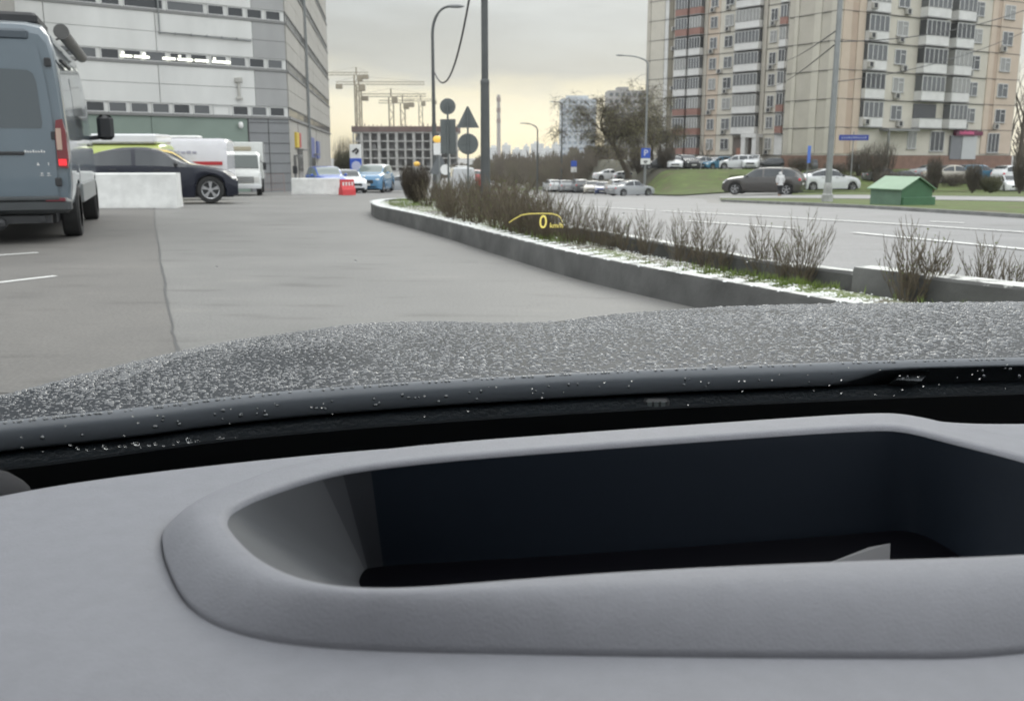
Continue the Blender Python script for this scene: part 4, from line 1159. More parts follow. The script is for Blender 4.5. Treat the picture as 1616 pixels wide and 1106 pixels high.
# ---- minibus / ambulance-like white van, light box truck, taxi behind
def boxy_van(label, cat, loc, rz, L, W, H, mbody, stripe=None, name='delivery_van', roofcol=None):
    root = thing(name, label, cat, loc, rz)
    st = [(-L / 2, H * .955, .965), (-L / 2 + .06, H * .985, .99), (-L / 2 + .3, H, 1), (L * .18, H, 1), (L * .24, H * .985, .995), (L * .36, H * .62, .98), (L * .46, H * .50, .93), (L * .495, H * .42, .86), (L * .5, H * .3, .82)]
    mb = MB(); rg = []
    for y, t_, w in st:
        hw = W / 2 * w; b_ = min(H * .5, t_ - .1)
        s_ = [(.9 * hw, y, .35), (hw, y, .42), (hw, y, b_), (hw * .95, y, b_ + (t_ - b_) * .75), (hw * .88, y, b_ + (t_ - b_) * .93), (hw * .72, y, t_), (0, y, t_ + .01)]
        rg.append(s_ + [(-a, b2, c_) for a, b2, c_ in s_[-2::-1]])
    mb.loft(rg, False)
    k = len(mb.v); n = len(rg[0]); mb.v += [tuple(q) for q in rg[0]]; mb.face(range(k, k + n)); k = len(mb.v); mb.v += [tuple(q) for q in rg[-1]]; mb.face(range(k, k + n)[::-1])
    fix_normals(mb.build('body', mbody, root, smooth='auto'))
    for sgn in (1, -1):
        mb = MB(); mb.box(sgn * W * .489 - .01, sgn * W * .489 + .012, L * .05, L * .22, H * .52, H * .76); mb.build('side_window', M_GLASS, root)
        if stripe:
            mb = MB(); mb.box(sgn * W * .5 - .02, sgn * W * .5 + .006, -L * .47, L * .3, H * .55, H * .61); mb.build('stripe', stripe, root)
            mb = MB()
            for q in range(5): mb.box(sgn * W * .485 - .02, sgn * W * .485 + .015, -L * .30 + q * .22, -L * .30 + q * .22 + .16, H * .74, H * .78 + .02 * (q % 2))
            mb.build('decal', mat('faded_decal', (.35, .34, .42), .5), root)
        for yy in (-L * .3, L * .33):
            mb = MB(); mb.lathe([(0, 0), (.33, 0), (.35, .03), (.35, .19), (.33, .22), (0, .22)], 18, 0, 'x', caps=False); w_ = mb.build('wheel', M_TYRE, root, smooth='auto'); fix_normals(w_); w_.location = (sgn * W * .5 - (.21 if sgn > 0 else .01), yy, .35)
    mb = MB(); pr = [(-W * .42, L * .262, H * .945), (W * .42, L * .262, H * .945), (W * .46, L * .36, H * .66), (-W * .46, L * .36, H * .66)]
    mb.loft([[(x, y + .015, z + .012) for x, y, z in pr], [(x, y - .02, z - .02) for x, y, z in pr]], True, 0, True); fix_normals(mb.build('windscreen', M_GLASS, root))
    mb = MB(); mb.rbox(-.5, .5, -L * .3, 0, H + .005, H + .12, .04); mb.build('roof_vent', M_WHITE, root)
    return root
def placed(px, Y): 
    X = (px - 808) / F * Y / 1.017
    return Vector((X, Y, zg(X, Y)))
q = placed(250, 40)
boxy_van('long white van with red waist stripe standing behind the black crossover', 'van', q, R(97), 5.9, 2.0, 2.35, paint('van_white', (.58, .57, .60)), stripe=mat('stripe_red', (.42, .03, .04), .4))
q = placed(172, 36)
t_ = boxy_van('white and lime van whose roof shows above the black crossover', 'van', q, R(93), 4.4, 1.95, 1.98, paint('lime', (.50, .58, .14)))
mb = MB(); mb.rbox(-.97, .97, -2.1, 1.2, 1.99, 2.33, .06); mb.build('roof_panel', P_WHITE, t_)
q = placed(285, 32.5)
car('yellow taxi hatchback between the black crossover and the white van', P_YELLOW, 'hatch', L=4.2, W=1.75, H=1.72, loc=(q.x - .62, q.y + .4, q.z), rz=R(-78), name='taxi')
# box truck facing us
q = placed(383, 44)
bt = thing('box_truck', 'white box truck facing us beside the grey building wall', 'truck', q, R(180 + 13), scale=.98)
mb = MB(); mb.rbox(-.95, .95, -4.2, 0.1, .75, 2.42, .03); mb.build('cargo_box', paint('truck_white', (.60, .61, .59)), bt)
mb = MB(); rg = []
for y, t2, hw in ((.12, 1.98, .86), (.9, 2.0, .87), (1.25, 1.86, .86), (1.62, 1.20, .86), (1.74, 1.05, .84), (1.8, .8, .82), (1.8, .5, .82)):
    s_ = [(hw * .9, y, .38), (hw, y, .42), (hw, y, min(1.05, t2 - .02)), (hw * .96, y, max(min(1.05, t2 - .02) + .01, t2 - .15)), (hw * .8, y, t2), (0, y, t2 + .01)]
    rg.append(s_ + [(-a, b2, c_) for a, b2, c_ in s_[-2::-1]])
mb.loft(rg, False, 0); k = len(mb.v); n = len(rg[0]); mb.v += [tuple(a) for a in rg[-1]]; mb.face(range(k, k + n))
fix_normals(mb.build('cab', paint('truck_white', (.6, .6, .6)), bt, smooth='auto'))
mb = MB(); pr = [(-.74, 1.30, 1.82), (.74, 1.30, 1.82), (.78, 1.60, 1.27), (-.78, 1.60, 1.27)]
mb.loft([[(x, y + .03, z + .015) for x, y, z in pr], [(x, y - .04, z - .02) for x, y, z in pr]], True, 0, True); fix_normals(mb.build('windscreen', mat('truck_glass', (.05, .065, .06), .08, spec=.8), bt))
mb = MB(); mb.rbox(-.45, .45, .25, .5, 2.02, 2.22, .03); mb.build('roof_sign', mat('roof_sign_tan', (.3, .27, .2), .6), bt)
mb = MB()
for k in range(4): mb.box(-.55, .55, 1.80, 1.815, .62 + k * .075, .655 + k * .075)
mb.build('grille', M_BLACK, bt)
mb = MB(); mb.rbox(-.85, .85, 1.74, 1.86, .36, .54, .02); mb.build('bumper', P_WHITE, bt)
for sgn in (1, -1):
    mb = MB(); mb.rbox(sgn * .66 - .11, sgn * .66 + .11, 1.795, 1.82, .68, .86, .01); mb.build('headlight', M_LAMP, bt)
    mb = MB(); mb.rbox(sgn * 1.02 - .09, sgn * 1.02 + .06, 1.45, 1.53, 1.18, 1.52, .02); mb.tube([(sgn * .84, 1.42, 1.6), (sgn * 1.0, 1.48, 1.45)], .015, 6); mb.build('mirror', M_BLACK, bt)
    for yy in (1.0, -3.1):
        mb = MB(); mb.lathe([(0, 0), (.33, 0), (.36, .03), (.36, .2), (.33, .23), (0, .23)], 18, 0, 'x', caps=False); w_ = mb.build('wheel', M_TYRE, bt, smooth='auto'); fix_normals(w_); w_.location = (sgn * .86 - (.23 if sgn > 0 else 0), yy, .36)
mb = MB(); mb.box(-.4, .4, -4.0, 1.5, .5, .74); mb.build('chassis', M_BLACK, bt)
# white van far down the road behind the signs
q = placed(728, 82)
boxy_van('white van with rounded roof far behind the road signs', 'van', q, R(8), 5.0, 1.9, 2.2, P_WHITE)
# ================================================================ BUILDINGS
M_PANEL = mat('panel_pale', (0.60, 0.60, 0.58), 0.8, var=0.10, vscale=.5, bump=.1, bscale=30, stretch=(1, 1, .35))
M_PANELG = mat('panel_grey', (0.32, 0.32, 0.316), 0.8, var=0.10, vscale=.5, stretch=(1, 1, .35))
M_PANELB = mat('panel_beige', (0.37, 0.355, 0.325), 0.8, var=0.12, vscale=.5, stretch=(1, 1, .35))
M_GREENP = mat('panel_green', (0.20, 0.25, 0.215), 0.7, var=0.08, vscale=.6)
M_CORR = mat('grey_sheet', (0.215, 0.22, 0.225), 0.6, var=0.06, vscale=.6)
M_JOINT = mat('joint_dark', (0.07, 0.07, 0.068), 0.9)
M_WDARK = mat('window_dark', (0.035, 0.038, 0.042), 0.12, spec=.6)
M_WGREY = mat('window_grey', (0.10, 0.105, 0.11), 0.15, spec=.6)
M_WCURT = mat('window_curtained', (0.25, 0.25, 0.24), 0.25, spec=.6)
M_FRAME = mat('window_frame', (0.55, 0.55, 0.54), 0.5)
M_LEDGE = mat('ledge_grey', (0.20, 0.20, 0.195), 0.7)
M_AC = mat('ac_casing', (0.42, 0.41, 0.38), 0.5, var=.1)
def frame2(a, b, out):
    a, b = Vector((a[0], a[1], 0)), Vector((b[0], b[1], 0)); u = (b - a).normalized(); n = Vector((u.y, -u.x, 0))
    if n.dot(Vector((out[0], out[1], 0))) < 0: n = -n
    return (a, u, n)
def s_px(fr, px):
    o, u, n = fr; k = (px - 808) / F / cp * 1.0
    # screen column at the level of the horizon
    k = (px - 808) / F * (cp + (553 - 200) / F * sp) ** -1
    return (k * o.y - o.x) / (u.x - k * u.y)
def prism(mb, pts, z0, z1, m=0):
    mb.loft([[(p[0], p[1], z0) for p in pts], [(p[0], p[1], z1) for p in pts]], True, m, True)
def win(fr, par, a0, a1, z0, z1, d=0.0, panes=2, gl=None, fw=.07, name='window', fm=None, transom=False):
    gl = gl or random.choice([M_WDARK, M_WGREY, M_WGREY, M_WCURT])
    mb = MB()
    mb.fbox(fr, a0, a1, z0, z0 + fw, d - .05, d + .05, 0); mb.fbox(fr, a0, a1, z1 - fw, z1, d - .05, d + .05, 0)
    mb.fbox(fr, a0, a0 + fw, z0 + fw, z1 - fw, d - .05, d + .05, 0); mb.fbox(fr, a1 - fw, a1, z0 + fw, z1 - fw, d - .05, d + .05, 0)
    for k in range(1, panes):
        a = a0 + (a1 - a0) * k / panes; mb.fbox(fr, a - fw / 2, a + fw / 2, z0 + fw, z1 - fw, d - .05, d + .045, 0)
    if transom:
        zt = z0 + (z1 - z0) * .66; mb.fbox(fr, a0 + (a1 - a0) / panes + fw / 2, a1 - fw, zt, zt + fw * .8, d - .05, d + .04, 0)
    mb.fbox(fr, a0 - .06, a1 + .06, z0 - .05, z0 - .002, d - .05, d + .12, 2)
    w = mb.build(name, [fm or M_FRAME, gl, M_LEDGE], par)
    mb = MB(); mb.fbox(fr, a0 + fw, a1 - fw, z0 + fw, z1 - fw, d - .05, d + .015); mb.build('pane', gl, w)
    return w
def ac(fr, par, a, z, d):
    mb = MB(); mb.fbox(fr, a - .40, a + .40, z, z + .56, d + .05, d + .36, 0); mb.fbox(fr, a - .30, a + .16, z + .06, z + .50, d + .36, d + .375, 1); mb.fbox(fr, a - .3, a - .25, z - .04, z, d, d + .34, 1); mb.fbox(fr, a + .25, a + .3, z - .04, z, d, d + .34, 1)
    mb.build('air_conditioner', [M_AC, M_BLACK], par)

# ---- pale panel building on the left
C_, F_ = (-14.2, 62.0), (-20.2, 108.0)
FL = frame2(C_, (C_[0] - 9.5, C_[1] - 8.0), (.6, -.7)); FR = frame2(C_, F_, (1, .1))
lb = thing('garage_building', 'pale panelled multi-storey building with thin window bands and grey corner', 'building', (0, 0, 0))
mb = MB(); e = FL[0] + FL[1] * 30; prism(mb, [(C_[0], C_[1]), (F_[0], F_[1]), (F_[0] - 30, F_[1]), (e.x - 6, e.y + 8), (e.x, e.y)], -4, 31); fix_normals(mb.build('wall', M_JOINT, lb))
ZB, ZS = 3.55, 2.87
mb = MB(); mg = MB(); mr_ = MB(); led = MB()
for k in range(0, 9):
    z0 = ZB + .62 + ZS * k; z1 = ZB + ZS * (k + 1) - .14
    mid = (z0 + z1) / 2
    a = 0.04
    for za, zb_ in ((z0, mid - .012), (mid + .012, z1)):
        mg.fbox(FL, .03, 2.17, za, zb_, -.02, .10); 
        a = 2.2
        while a < 28:
            mb.fbox(FL, a, a + 5.86, za, zb_, -.02, .10 + random.uniform(0, .012)); a += 5.9
        a = 0.03
        while a < 46:
            w = 7.6; mr_.fbox(FR, a, min(46.3, a + w - .05), za, zb_, -.02, .10 + random.uniform(0, .012)); a += w
    zz = ZB + ZS * k
    mb.fbox(FL, 0, 28, zz, zz + .62, -.02, .015); led.fbox(FL, 0.0, 28, zz - .13, zz, -.02, .16); led.fbox(FR, 0.0, 46.4, zz - .13, zz, -.02, .16)
mb.build('wall_panel', M_PANEL, lb); mg.build('wall_panel', M_PANELG, lb); mr_.build('wall_panel', M_PANELB, lb); led.build('ledge', M_LEDGE, lb)
for k in range(3):
    a = .25
    while a < 19.5:
        w = 1.0 if k == 0 else random.choice([1.0, 1.0, 2.2 if k == 2 else 1.2])
        z0 = ZB + ZS * k + .03; z1 = z0 + .56
        r_ = random.random()
        gl = M_WDARK if r_ < .5 else (M_WGREY if r_ < .9 else M_PANEL)
        win(FL, lb, a, a + w, z0, z1, .03, 1, gl, .045)
        a += w + .22
for k in range(6):
    a = .2
    while a < 45.5:
        win(FR, lb, a, min(a + 7.2, 46), ZB + ZS * k + .03, ZB + ZS * k + .59, .03, 5, random.choice([M_WDARK, M_WDARK, M_WGREY]), .05, fm=M_LEDGE); a += 7.5
# strip lights burning inside the second band
M_TUBE = mat('strip_light', (1, 1, 1), .5, emit=(1, .98, .80), estr=1.35)
for i, (x0, x1) in enumerate([(198, 216), (219, 230), (231, 243), (263, 283), (286, 310), (313, 334), (340, 368)]):
    a0, a1 = s_px(FL, x1), s_px(FL, x0); z = ZB + ZS + .16
    mb = MB(); mb.fbox(FL, a0, a1, z, z + .14, .09, .13); 
    if i % 2 == 0: mb.fbox(FL, a1 - .22, a1 - .08, z + .19, z + .30, .09, .13)
    mb.build('strip_light', M_TUBE, lb)
mb = MB(); mb.fbox(FL, .02, 2.75, -2, ZB - .14, -.02, .08)
for k in range(1, 9): mb.fbox(FL, .02, 2.75, -1.8 + k * .62, -1.8 + k * .62 + .03, .08, .10, 1)
for a in (1.4, 2.72): mb.fbox(FL, a, a + .04, -2, ZB - .14, .08, .10, 1)
mb.build('corrugated_sheet', [M_CORR, M_JOINT], lb)
mb = MB(); a = 2.8
while a < 28: mb.fbox(FL, a, a + 5.86, -2, ZB - .14, -.02, .05); a += 5.9
mb.build('green_panel', M_GREENP, lb)
mb = MB(); mb.fbox(FR, 0.0, 46, -3, ZB - .14, -.02, .06)
for a in (6, 14, 24): mb.fbox(FR, a, a + .05, -3, ZB - .14, .06, .08, 1)
mb.build('ground_floor_wall', [M_PANELB, M_JOINT], lb)
for a0, a1, z1 in ((2.0, 3.6, 1.1), (5.0, 9.0, 1.5), (18, 22, 1.2)):
    mb = MB(); mb.fbox(FR, a0, a1, -2.6, z1, .0, .09, 0); mb.fbox(FR, a0 - .1, a1 + .1, z1, z1 + .12, .0, .5, 1); mb.build('doorway', [M_WDARK, M_LEDGE], lb)
for a0, a1, z0, z1, m_ in ((3.2, 5.0, 1.7, 2.7, mat('sign_yellow', (.62, .45, .06), .5)), (5.3, 6.6, 1.7, 2.7, mat('sign_red', (.42, .06, .08), .5)), (16, 19.5, 1.0, 2.6, mat('dull_blue', (.10, .13, .32), .5)), (23, 26, .9, 2.4, mat('dull_blue', (.1, .13, .32), .5))):
    mb = MB(); mb.fbox(FR, a0, a1, z0, z1, .06, .22); mb.build('shop_sign', m_, lb)
mb = MB()
for a in (14.0, 15.3): 
    o_, u_, n_ = FR; p = o_ + u_ * a + n_ * .2; mb.tube([(p.x, p.y, -2), (p.x, p.y, 30)], .06, 6)
o_, u_, n_ = FL
p1, p2 = o_ + u_ * 7.88 + n_ * .2, o_ + u_ * 2.3 + n_ * .2
mb.tube([(p1.x, p1.y, 14), (p1.x, p1.y, 8.05), (p2.x, p2.y, 8.0)], .05, 6)
for k in range(6): q = p1.lerp(p2, k / 6); mb.ell((q.x, q.y, 8.05), (.09, .09, .09), 6, 4)
mb.build('pipe', M_GALV, lb)
q = o_ + u_ * 3.3 + n_ * .22
mb = MB(); mb.ell((q.x, q.y, 3.0), (.16, .16, .22), 10, 6); mb.tube([(q.x, q.y, 3.0), (q.x - n_.x * .2, q.y - n_.y * .2, 3.1)], .03, 6); mb.build('wall_lamp', M_WHITE, lb)
q = o_ + u_ * 3.3 + n_ * .25
mb = MB(); mb.rbox(q.x - .22, q.x + .22, q.y - .1, q.y + .1, 5.5, 5.8, .03); mb.tube([(q.x, q.y, 4.6), (q.x, q.y, 5.6)], .08, 6); mb.rbox(q.x - .2, q.x + .2, q.y - .1, q.y + .1, 4.5, 4.65, .03); mb.build('vent', M_AC, lb)
# beige block further left, nearer
wb = thing('beige_building', 'plain beige grey building rising behind the blue grey van', 'building', (0, 0, 0))
mb = MB(); prism(mb, [(-24.6, 47.6), (-60, 38), (-60, 60), (-27, 56)], -2, 30); fix_normals(mb.build('wall', mat('plain_beige', (.36, .345, .32), .85, var=.1, vscale=.4), wb))
mb = MB(); fw_ = frame2((-24.6, 47.6), (-60, 38), (.2, -1))
for k in range(1, 8): mb.fbox(fw_, 0, 36, k * 4.0, k * 4.0 + .05, 0, .03)
for a in (5.8, 12, 18): mb.fbox(fw_, a, a + .05, -2, 30, .0, .025)
mb.build('panel_joint', M_JOINT, wb)

# ---- near apartment block on the right
M_PEACH = mat('tile_peach', (0.49, 0.405, 0.325), 0.8, var=.07, vscale=.6, bump=.1, bscale=14)
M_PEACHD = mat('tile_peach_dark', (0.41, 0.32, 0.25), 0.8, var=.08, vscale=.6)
M_CREAM = mat('tile_cream', (0.50, 0.47, 0.405), 0.8, var=.07, vscale=.6, bump=.1, bscale=14)
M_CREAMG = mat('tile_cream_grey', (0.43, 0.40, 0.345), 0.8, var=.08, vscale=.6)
M_PARA = mat('parapet_white', (0.58, 0.575, 0.56), 0.7, var=.1, vscale=1.2)
M_PARAR = mat('parapet_red', (0.25, 0.135, 0.11), 0.75, var=.15, vscale=1.0)
M_BRICK = mat('brick_red', (0.20, 0.12, 0.09), 0.85, var=.2, vscale=2)
Q = Vector((32.35, 98.0, 0)); FB = (Q, Vector((.866, .5, 0)), Vector((.5, -.866, 0))); FP = (Q, Vector((-.5, .866, 0)), Vector((-.866, -.5, 0)))
BZ0, FH = 1.15, 2.8
nb = thing('apartment_block', 'peach and cream tiled apartment block with blank end wall and glazed balconies', 'building', (0, 0, 0))
q1 = Q + FB[1] * 29.4; q2 = q1 + Vector((-.5, .866, 0)) * 13; q3 = Q + FP[1] * 6.85
mb = MB(); prism(mb, [(Q.x, Q.y), (q1.x, q1.y), (q2.x, q2.y), (q3.x, q3.y)], -2, 27); fix_normals(mb.build('wall', M_CREAM, nb))
mb = MB()
S = lambda px: s_px(FB, px)
def strip(px0, px1, m_, d, z0=BZ0 + .2, z1=26.9, fr=FB, sf=None):
    sf = sf or S; a, b_ = sorted((sf(px0), sf(px1))); mb2 = MB(); mb2.fbox(fr, a, b_, z0, z1, -.05, d); mb2.build('wall_strip', m_, nb if fr in (FB, FP) else fa)
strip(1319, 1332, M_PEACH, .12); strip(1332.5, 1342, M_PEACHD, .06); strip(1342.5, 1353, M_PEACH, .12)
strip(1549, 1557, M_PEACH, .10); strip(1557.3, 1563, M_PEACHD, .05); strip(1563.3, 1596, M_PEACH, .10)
SP_ = lambda px: s_px(FP, px)
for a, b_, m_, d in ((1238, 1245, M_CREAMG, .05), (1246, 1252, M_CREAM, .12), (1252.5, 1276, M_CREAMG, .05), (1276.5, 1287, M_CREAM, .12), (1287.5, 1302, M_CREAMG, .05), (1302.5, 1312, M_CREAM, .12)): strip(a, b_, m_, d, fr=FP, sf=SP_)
mb = MB()
for k in range(0, 9):
    z = BZ0 + FH * k
    mb.fbox(FP, 0.1, 6.8, z - .03, z + .03, 0, .13); mb.fbox(FB, 0.1, 29.3, z - .03, z + .03, 0, .125)
mb.build('floor_joint', M_JOINT, nb)
mb = MB(); mb.fbox(FP, -.15, 6.85, -1.5, BZ0 + .02, 0, .16); mb.fbox(FB, .0, 29.6, -1.5, BZ0 + .0, 0, .16); mb.build('plinth', M_BRICK, nb)
def balcony(fr, par, a0, a1, z, dep, pm, panes, gl=None, hp=1.05, open_=False, hh=2.6):
    mb = MB(); mb.fbox(fr, a0, a1, z, z + .12, 0, dep + .03, 1); mb.fbox(fr, a0 + .02, a1 - .02, z + .12, z + hp, 0, dep, 0); mb.fbox(fr, a0, a1, z + hp, z + hp + .05, 0, dep + .04, 1)
    bo = mb.build('balcony', [pm, M_LEDGE], par)
    gl = gl or random.choice([M_WDARK, M_WGREY, M_WGREY, M_WGREY, M_WCURT, M_WCURT])
    if open_:
        mb = MB(); mb.fbox(fr, a0 + .03, a1 - .03, z + hp + .05, z + hh, 0, .10); mb.build('window', M_WDARK, bo)
    else:
        z0, z1 = z + hp + .055, z + hh
        mb = MB(); mb.fbox(fr, a0 + .06, a1 - .06, z0, z1, 0, dep - .05, 1)
        for k in range(panes + 1):
            a = a0 + .04 + (a1 - a0 - .08) * k / panes; mb.fbox(fr, a - .035, a + .035, z0, z1, dep - .05, dep, 0)
        mb.fbox(fr, a0 + .04, a1 - .04, z1 - .07, z1, dep - .05, dep - .005, 0)
        mb.build('window', [M_FRAME, gl], bo)
        mb = MB(); mb.fbox(fr, a0, a1, z1, z1 + .06, 0, dep + .02); mb.build('awning', M_LEDGE, bo)
for k in range(0, 6):
    z = BZ0 + FH * k
    if k > 0:
        balcony(FB, nb, S(1354.5), S(1385.5), z, .55, M_PARA, 4)
        balcony(FB, nb, S(1438), S(1474), z, .95, M_PARA, 5, open_=(k == 1), gl=random.choice([M_WDARK, M_WGREY]))
        balcony(FB, nb, S(1485.5), S(1513), z, .95, M_PARA, 4)
        win(FB, nb, S(1403), S(1420.5), z + .85, z + 2.35, .04, 2, transom=True)
        win(FB, nb, S(1519), S(1536), z + .85, z + 2.35, .04, 2, transom=True)
        win(FB, nb, S(1566.5), S(1582.5), z + .85, z + 2.35, .14, 2, transom=True)
        ac(FB, nb, S(1417 if k % 2 else 1409), z + .2, .05)
        if k in (1, 3, 5): ac(FB, nb, S(1520), z + .15, .05)
        if k in (1, 4): ac(FB, nb, S(1568), z + .15, .12)
        if k != 2: ac(FB, nb, S(1358), z + .3, .55)
    else:
        win(FB, nb, S(1433), S(1447), z + .7, z + 2.5, .04, 2, gl=M_WCURT)
        win(FB, nb, S(1469), S(1491), z + .45, z + 2.6, .04, 3, gl=M_WDARK)
        win(FB, nb, S(1559), S(1577), z + .3, z + 2.5, .14, 3, gl=M_WDARK)
        mb = MB(); mb.fbox(FB, S(1500), S(1517), z - .4, z + 2.15, 0, .25, 0); mb.build('shop_door', mat('door_grey', (.16, .165, .175), .5), nb)
        mb = MB(); mb.fbox(FB, S(1517.5), S(1540), z - .4, z + 2.15, 0, .3, 0); mb.build('shop_door', mat('door_pale', (.42, .43, .43), .5), nb)
        sg_ = MB(); sg_.fbox(FB, S(1504), S(1537), z + 2.15, z + 2.75, .1, .5); sgo = sg_.build('shop_sign', mat('sign_magenta', (.13, .018, .05), .5), nb)
        lt = MB()
        for j in range(9): a = S(1509 + j * 2.6); lt.fbox(FB, a, a + .18, z + 2.32, z + 2.32 + (.26 if j % 3 else .34), .5, .53)
        lt.build('sign_lettering', mat('pink_letter', (.55, .10, .22), .4, emit=(1, .15, .35), estr=.08), sgo)
        sg_ = MB(); sg_.fbox(FB, S(1539), S(1549), z + 2.2, z + 2.65, .1, .3); sg_.build('shop_sign', mat('sign_magenta', (.2, .02, .08), .4), nb)
        mb = MB(); mb.fbox(FB, S(1388), S(1437), z + 2.5, z + 2.75, 0, 1.2); mb.fbox(FB, S(1390), S(1392), z - 1, z + 2.5, .9, 1.1); mb.build('porch', M_LEDGE, nb)

# ---- far apartment block with red and white balconies
RA, LA = Vector((38.2, 132.5, 0)), Vector((21.0, 153, 0))
FA = (RA, (LA - RA).normalized(), None); FA = (RA, FA[1], Vector((-abs(FA[1].y), -abs(FA[1].x), 0)))
fa = thing('apartment_block', 'beige apartment block with stacked red and white balconies behind the cars', 'building', (0, 0, 0))
LAe = LA + FA[1] * .3
mb = MB(); prism(mb, [(RA.x + 1, RA.y - 1), (LAe.x, LAe.y), (LAe.x + 12, LAe.y + 10), (RA.x + 13, RA.y + 9)], -2, 30.5); fix_normals(mb.build('wall', M_CREAMG, fa))
SA_ = lambda px: s_px(FA, px)
AZ0, AH = 1.2, 2.85
def stripA(px0, px1, m_, d):
    a, b_ = sorted((SA_(px0), SA_(px1))); mb2 = MB(); mb2.fbox(FA, a, b_, AZ0, 30.4, -.05, d); mb2.build('wall_strip', m_, fa)
stripA(1019, 1023, M_CREAMG, .08); stripA(1024, 1045, M_CREAM, .14); stripA(1045.5, 1051, M_PARA, .1); stripA(1051.5, 1058, mat('tile_olive', (.2, .18, .14), .8), .08)
stripA(1107, 1112, M_CREAMG, .16); stripA(1112.5, 1130.5, M_PEACH, .1); stripA(1131, 1158, M_CREAM, .1)
stripA(1198, 1204, M_CREAMG, .2); stripA(1205, 1223, M_CREAM, .1); stripA(1223.5, 1236, M_PARA, .1)
mb = MB()
for k in range(10): mb.fbox(FA, 0, 26.5, AZ0 + AH * k - .04, AZ0 + AH * k + .03, 0, .17)
mb.build('floor_joint', M_JOINT, fa)
reds = {0, 1, 2, 6, 7, 8}
for k in range(9):
    z = AZ0 + AH * k; pm = M_PARAR if k in reds else M_PARA
    balcony(FA, fa, *sorted((SA_(1066), SA_(1084.5))), z, .9, pm, 4)
    balcony(FA, fa, *sorted((SA_(1088), SA_(1105.5))), z, .9, pm, 4)
    if k > 0: 
        balcony(FA, fa, *sorted((SA_(1159), SA_(1196.5))), z, .9, M_PARA, 7)
        balcony(FA, fa, *sorted((SA_(1225.5), SA_(1236))), z, .55, M_PARAR if k in (1, 2, 6, 8) else M_PARA, 2)
    for x0, x1 in ((1116, 1127), (1138.5, 1151.5), (1209, 1219.5)):
        a, b_ = sorted((SA_(x0), SA_(x1))); win(FA, fa, a, b_, z + .8, z + 2.35, .14, 2, transom=True)
    if k % 2 == 0: ac(FA, fa, SA_(1213), z + .12, .12)
    if k in (1, 3, 4, 6, 7): ac(FA, fa, SA_(1143 if k != 4 else 1133), z + .14, .12)
    if k in (2, 5, 7): ac(FA, fa, SA_(1119), z + .14, .12)
    mb = MB()
    if k in (0, 2, 3, 5, 6): ac(FA, fa, SA_(1061), z + 1.1, .12)
mb = MB(); a, b_ = sorted((SA_(1160), SA_(1186))); mb.fbox(FA, a, b_, AZ0 - 1.5, AZ0 + 2.5, .0, .2, 0); mb.fbox(FA, a + .8, b_ - .6, AZ0 - 1.5, AZ0 + 1.0, .2, .26, 1); mb.build('entrance', [mat('recess_dark', (.12, .10, .085), .8), mat('door_terracotta', (.27, .13, .09), .7)], fa)
mb = MB(); a, b_ = sorted((SA_(1182), SA_(1206))); mb.fbox(FA, a, b_, AZ0 + 2.4, AZ0 + 2.9, .1, 1.8); mb.fbox(FA, a, a + .7, AZ0 - 1.5, AZ0 + 2.4, 1.0, 1.7); mb.fbox(FA, b_ - .7, b_, AZ0 - 1.5, AZ0 + 2.4, 1.0, 1.7); mb.build('porch', M_PARA, fa)

# ---- concrete frame under construction
YC = 300.0
def wx(px, Y): return (px - 808) / F * Y / 1.022
def wz(py, Y): return at_y(808, py, Y).z
cb = thing('construction_building', 'unfinished grey concrete frame of a new building under the tower cranes', 'building', (0, 0, 0))
x0, x1 = wx(557, YC), wx(722, YC); zt = wz(197, YC); fh = (wz(209, YC) - wz(222.5, YC))
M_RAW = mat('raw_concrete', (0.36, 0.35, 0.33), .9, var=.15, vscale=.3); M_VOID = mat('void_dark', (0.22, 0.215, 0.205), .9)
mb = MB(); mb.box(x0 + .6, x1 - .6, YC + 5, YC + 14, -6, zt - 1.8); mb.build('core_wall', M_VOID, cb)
mb = MB()
for k in range(7):
    z = zt - 2.2 - fh * k; mb.box(x0, x1, YC, YC + 15, z - .34, z)
mb.build('floor_slab', M_RAW, cb)
nc = 12
for k in range(nc + 1):
    mb = MB(); x = x0 + (x1 - x0) * k / nc; w = .42 if k % 2 else .28
    for z in range(7): zz = zt - 2.2 - fh * (z + 1); mb.box(max(x0 + .01, x - w), min(x1 - .01, x + w), YC + .1, YC + 1.2, zz, zz + fh - .34)
    mb.build('column', M_RAW, cb)
rr = random.Random(4)
for k in range(60):
    mb = MB(); z = zt - 2.2 - fh * rr.randint(1, 6); x = x0 + (x1 - x0) * rr.random(); w = rr.uniform(.6, 1.8); mb.box(x, min(x + w, x1 - .1), YC + 1.3 + rr.random(), YC + 2.5, z, z + fh * rr.choice([.4, .6, .8])); mb.build('infill_wall', mat('block_wall', (.20, .195, .19), .9, var=.2, vscale=.4), cb)
mb = MB(); mb.box(x0 - .2, x1 + .2, YC - .2, YC + 15.2, zt - 2.19, zt - .5)
for k in range(26): x = x0 + (x1 - x0) * k / 25; mb.box(x - .1, x + .1, YC - .3, YC, zt - 2.0, zt + rr.uniform(-.4, .5))
mb.build('formwork', mat('formwork_brown', (.13, .085, .075), .9, var=.25, vscale=.5), cb)
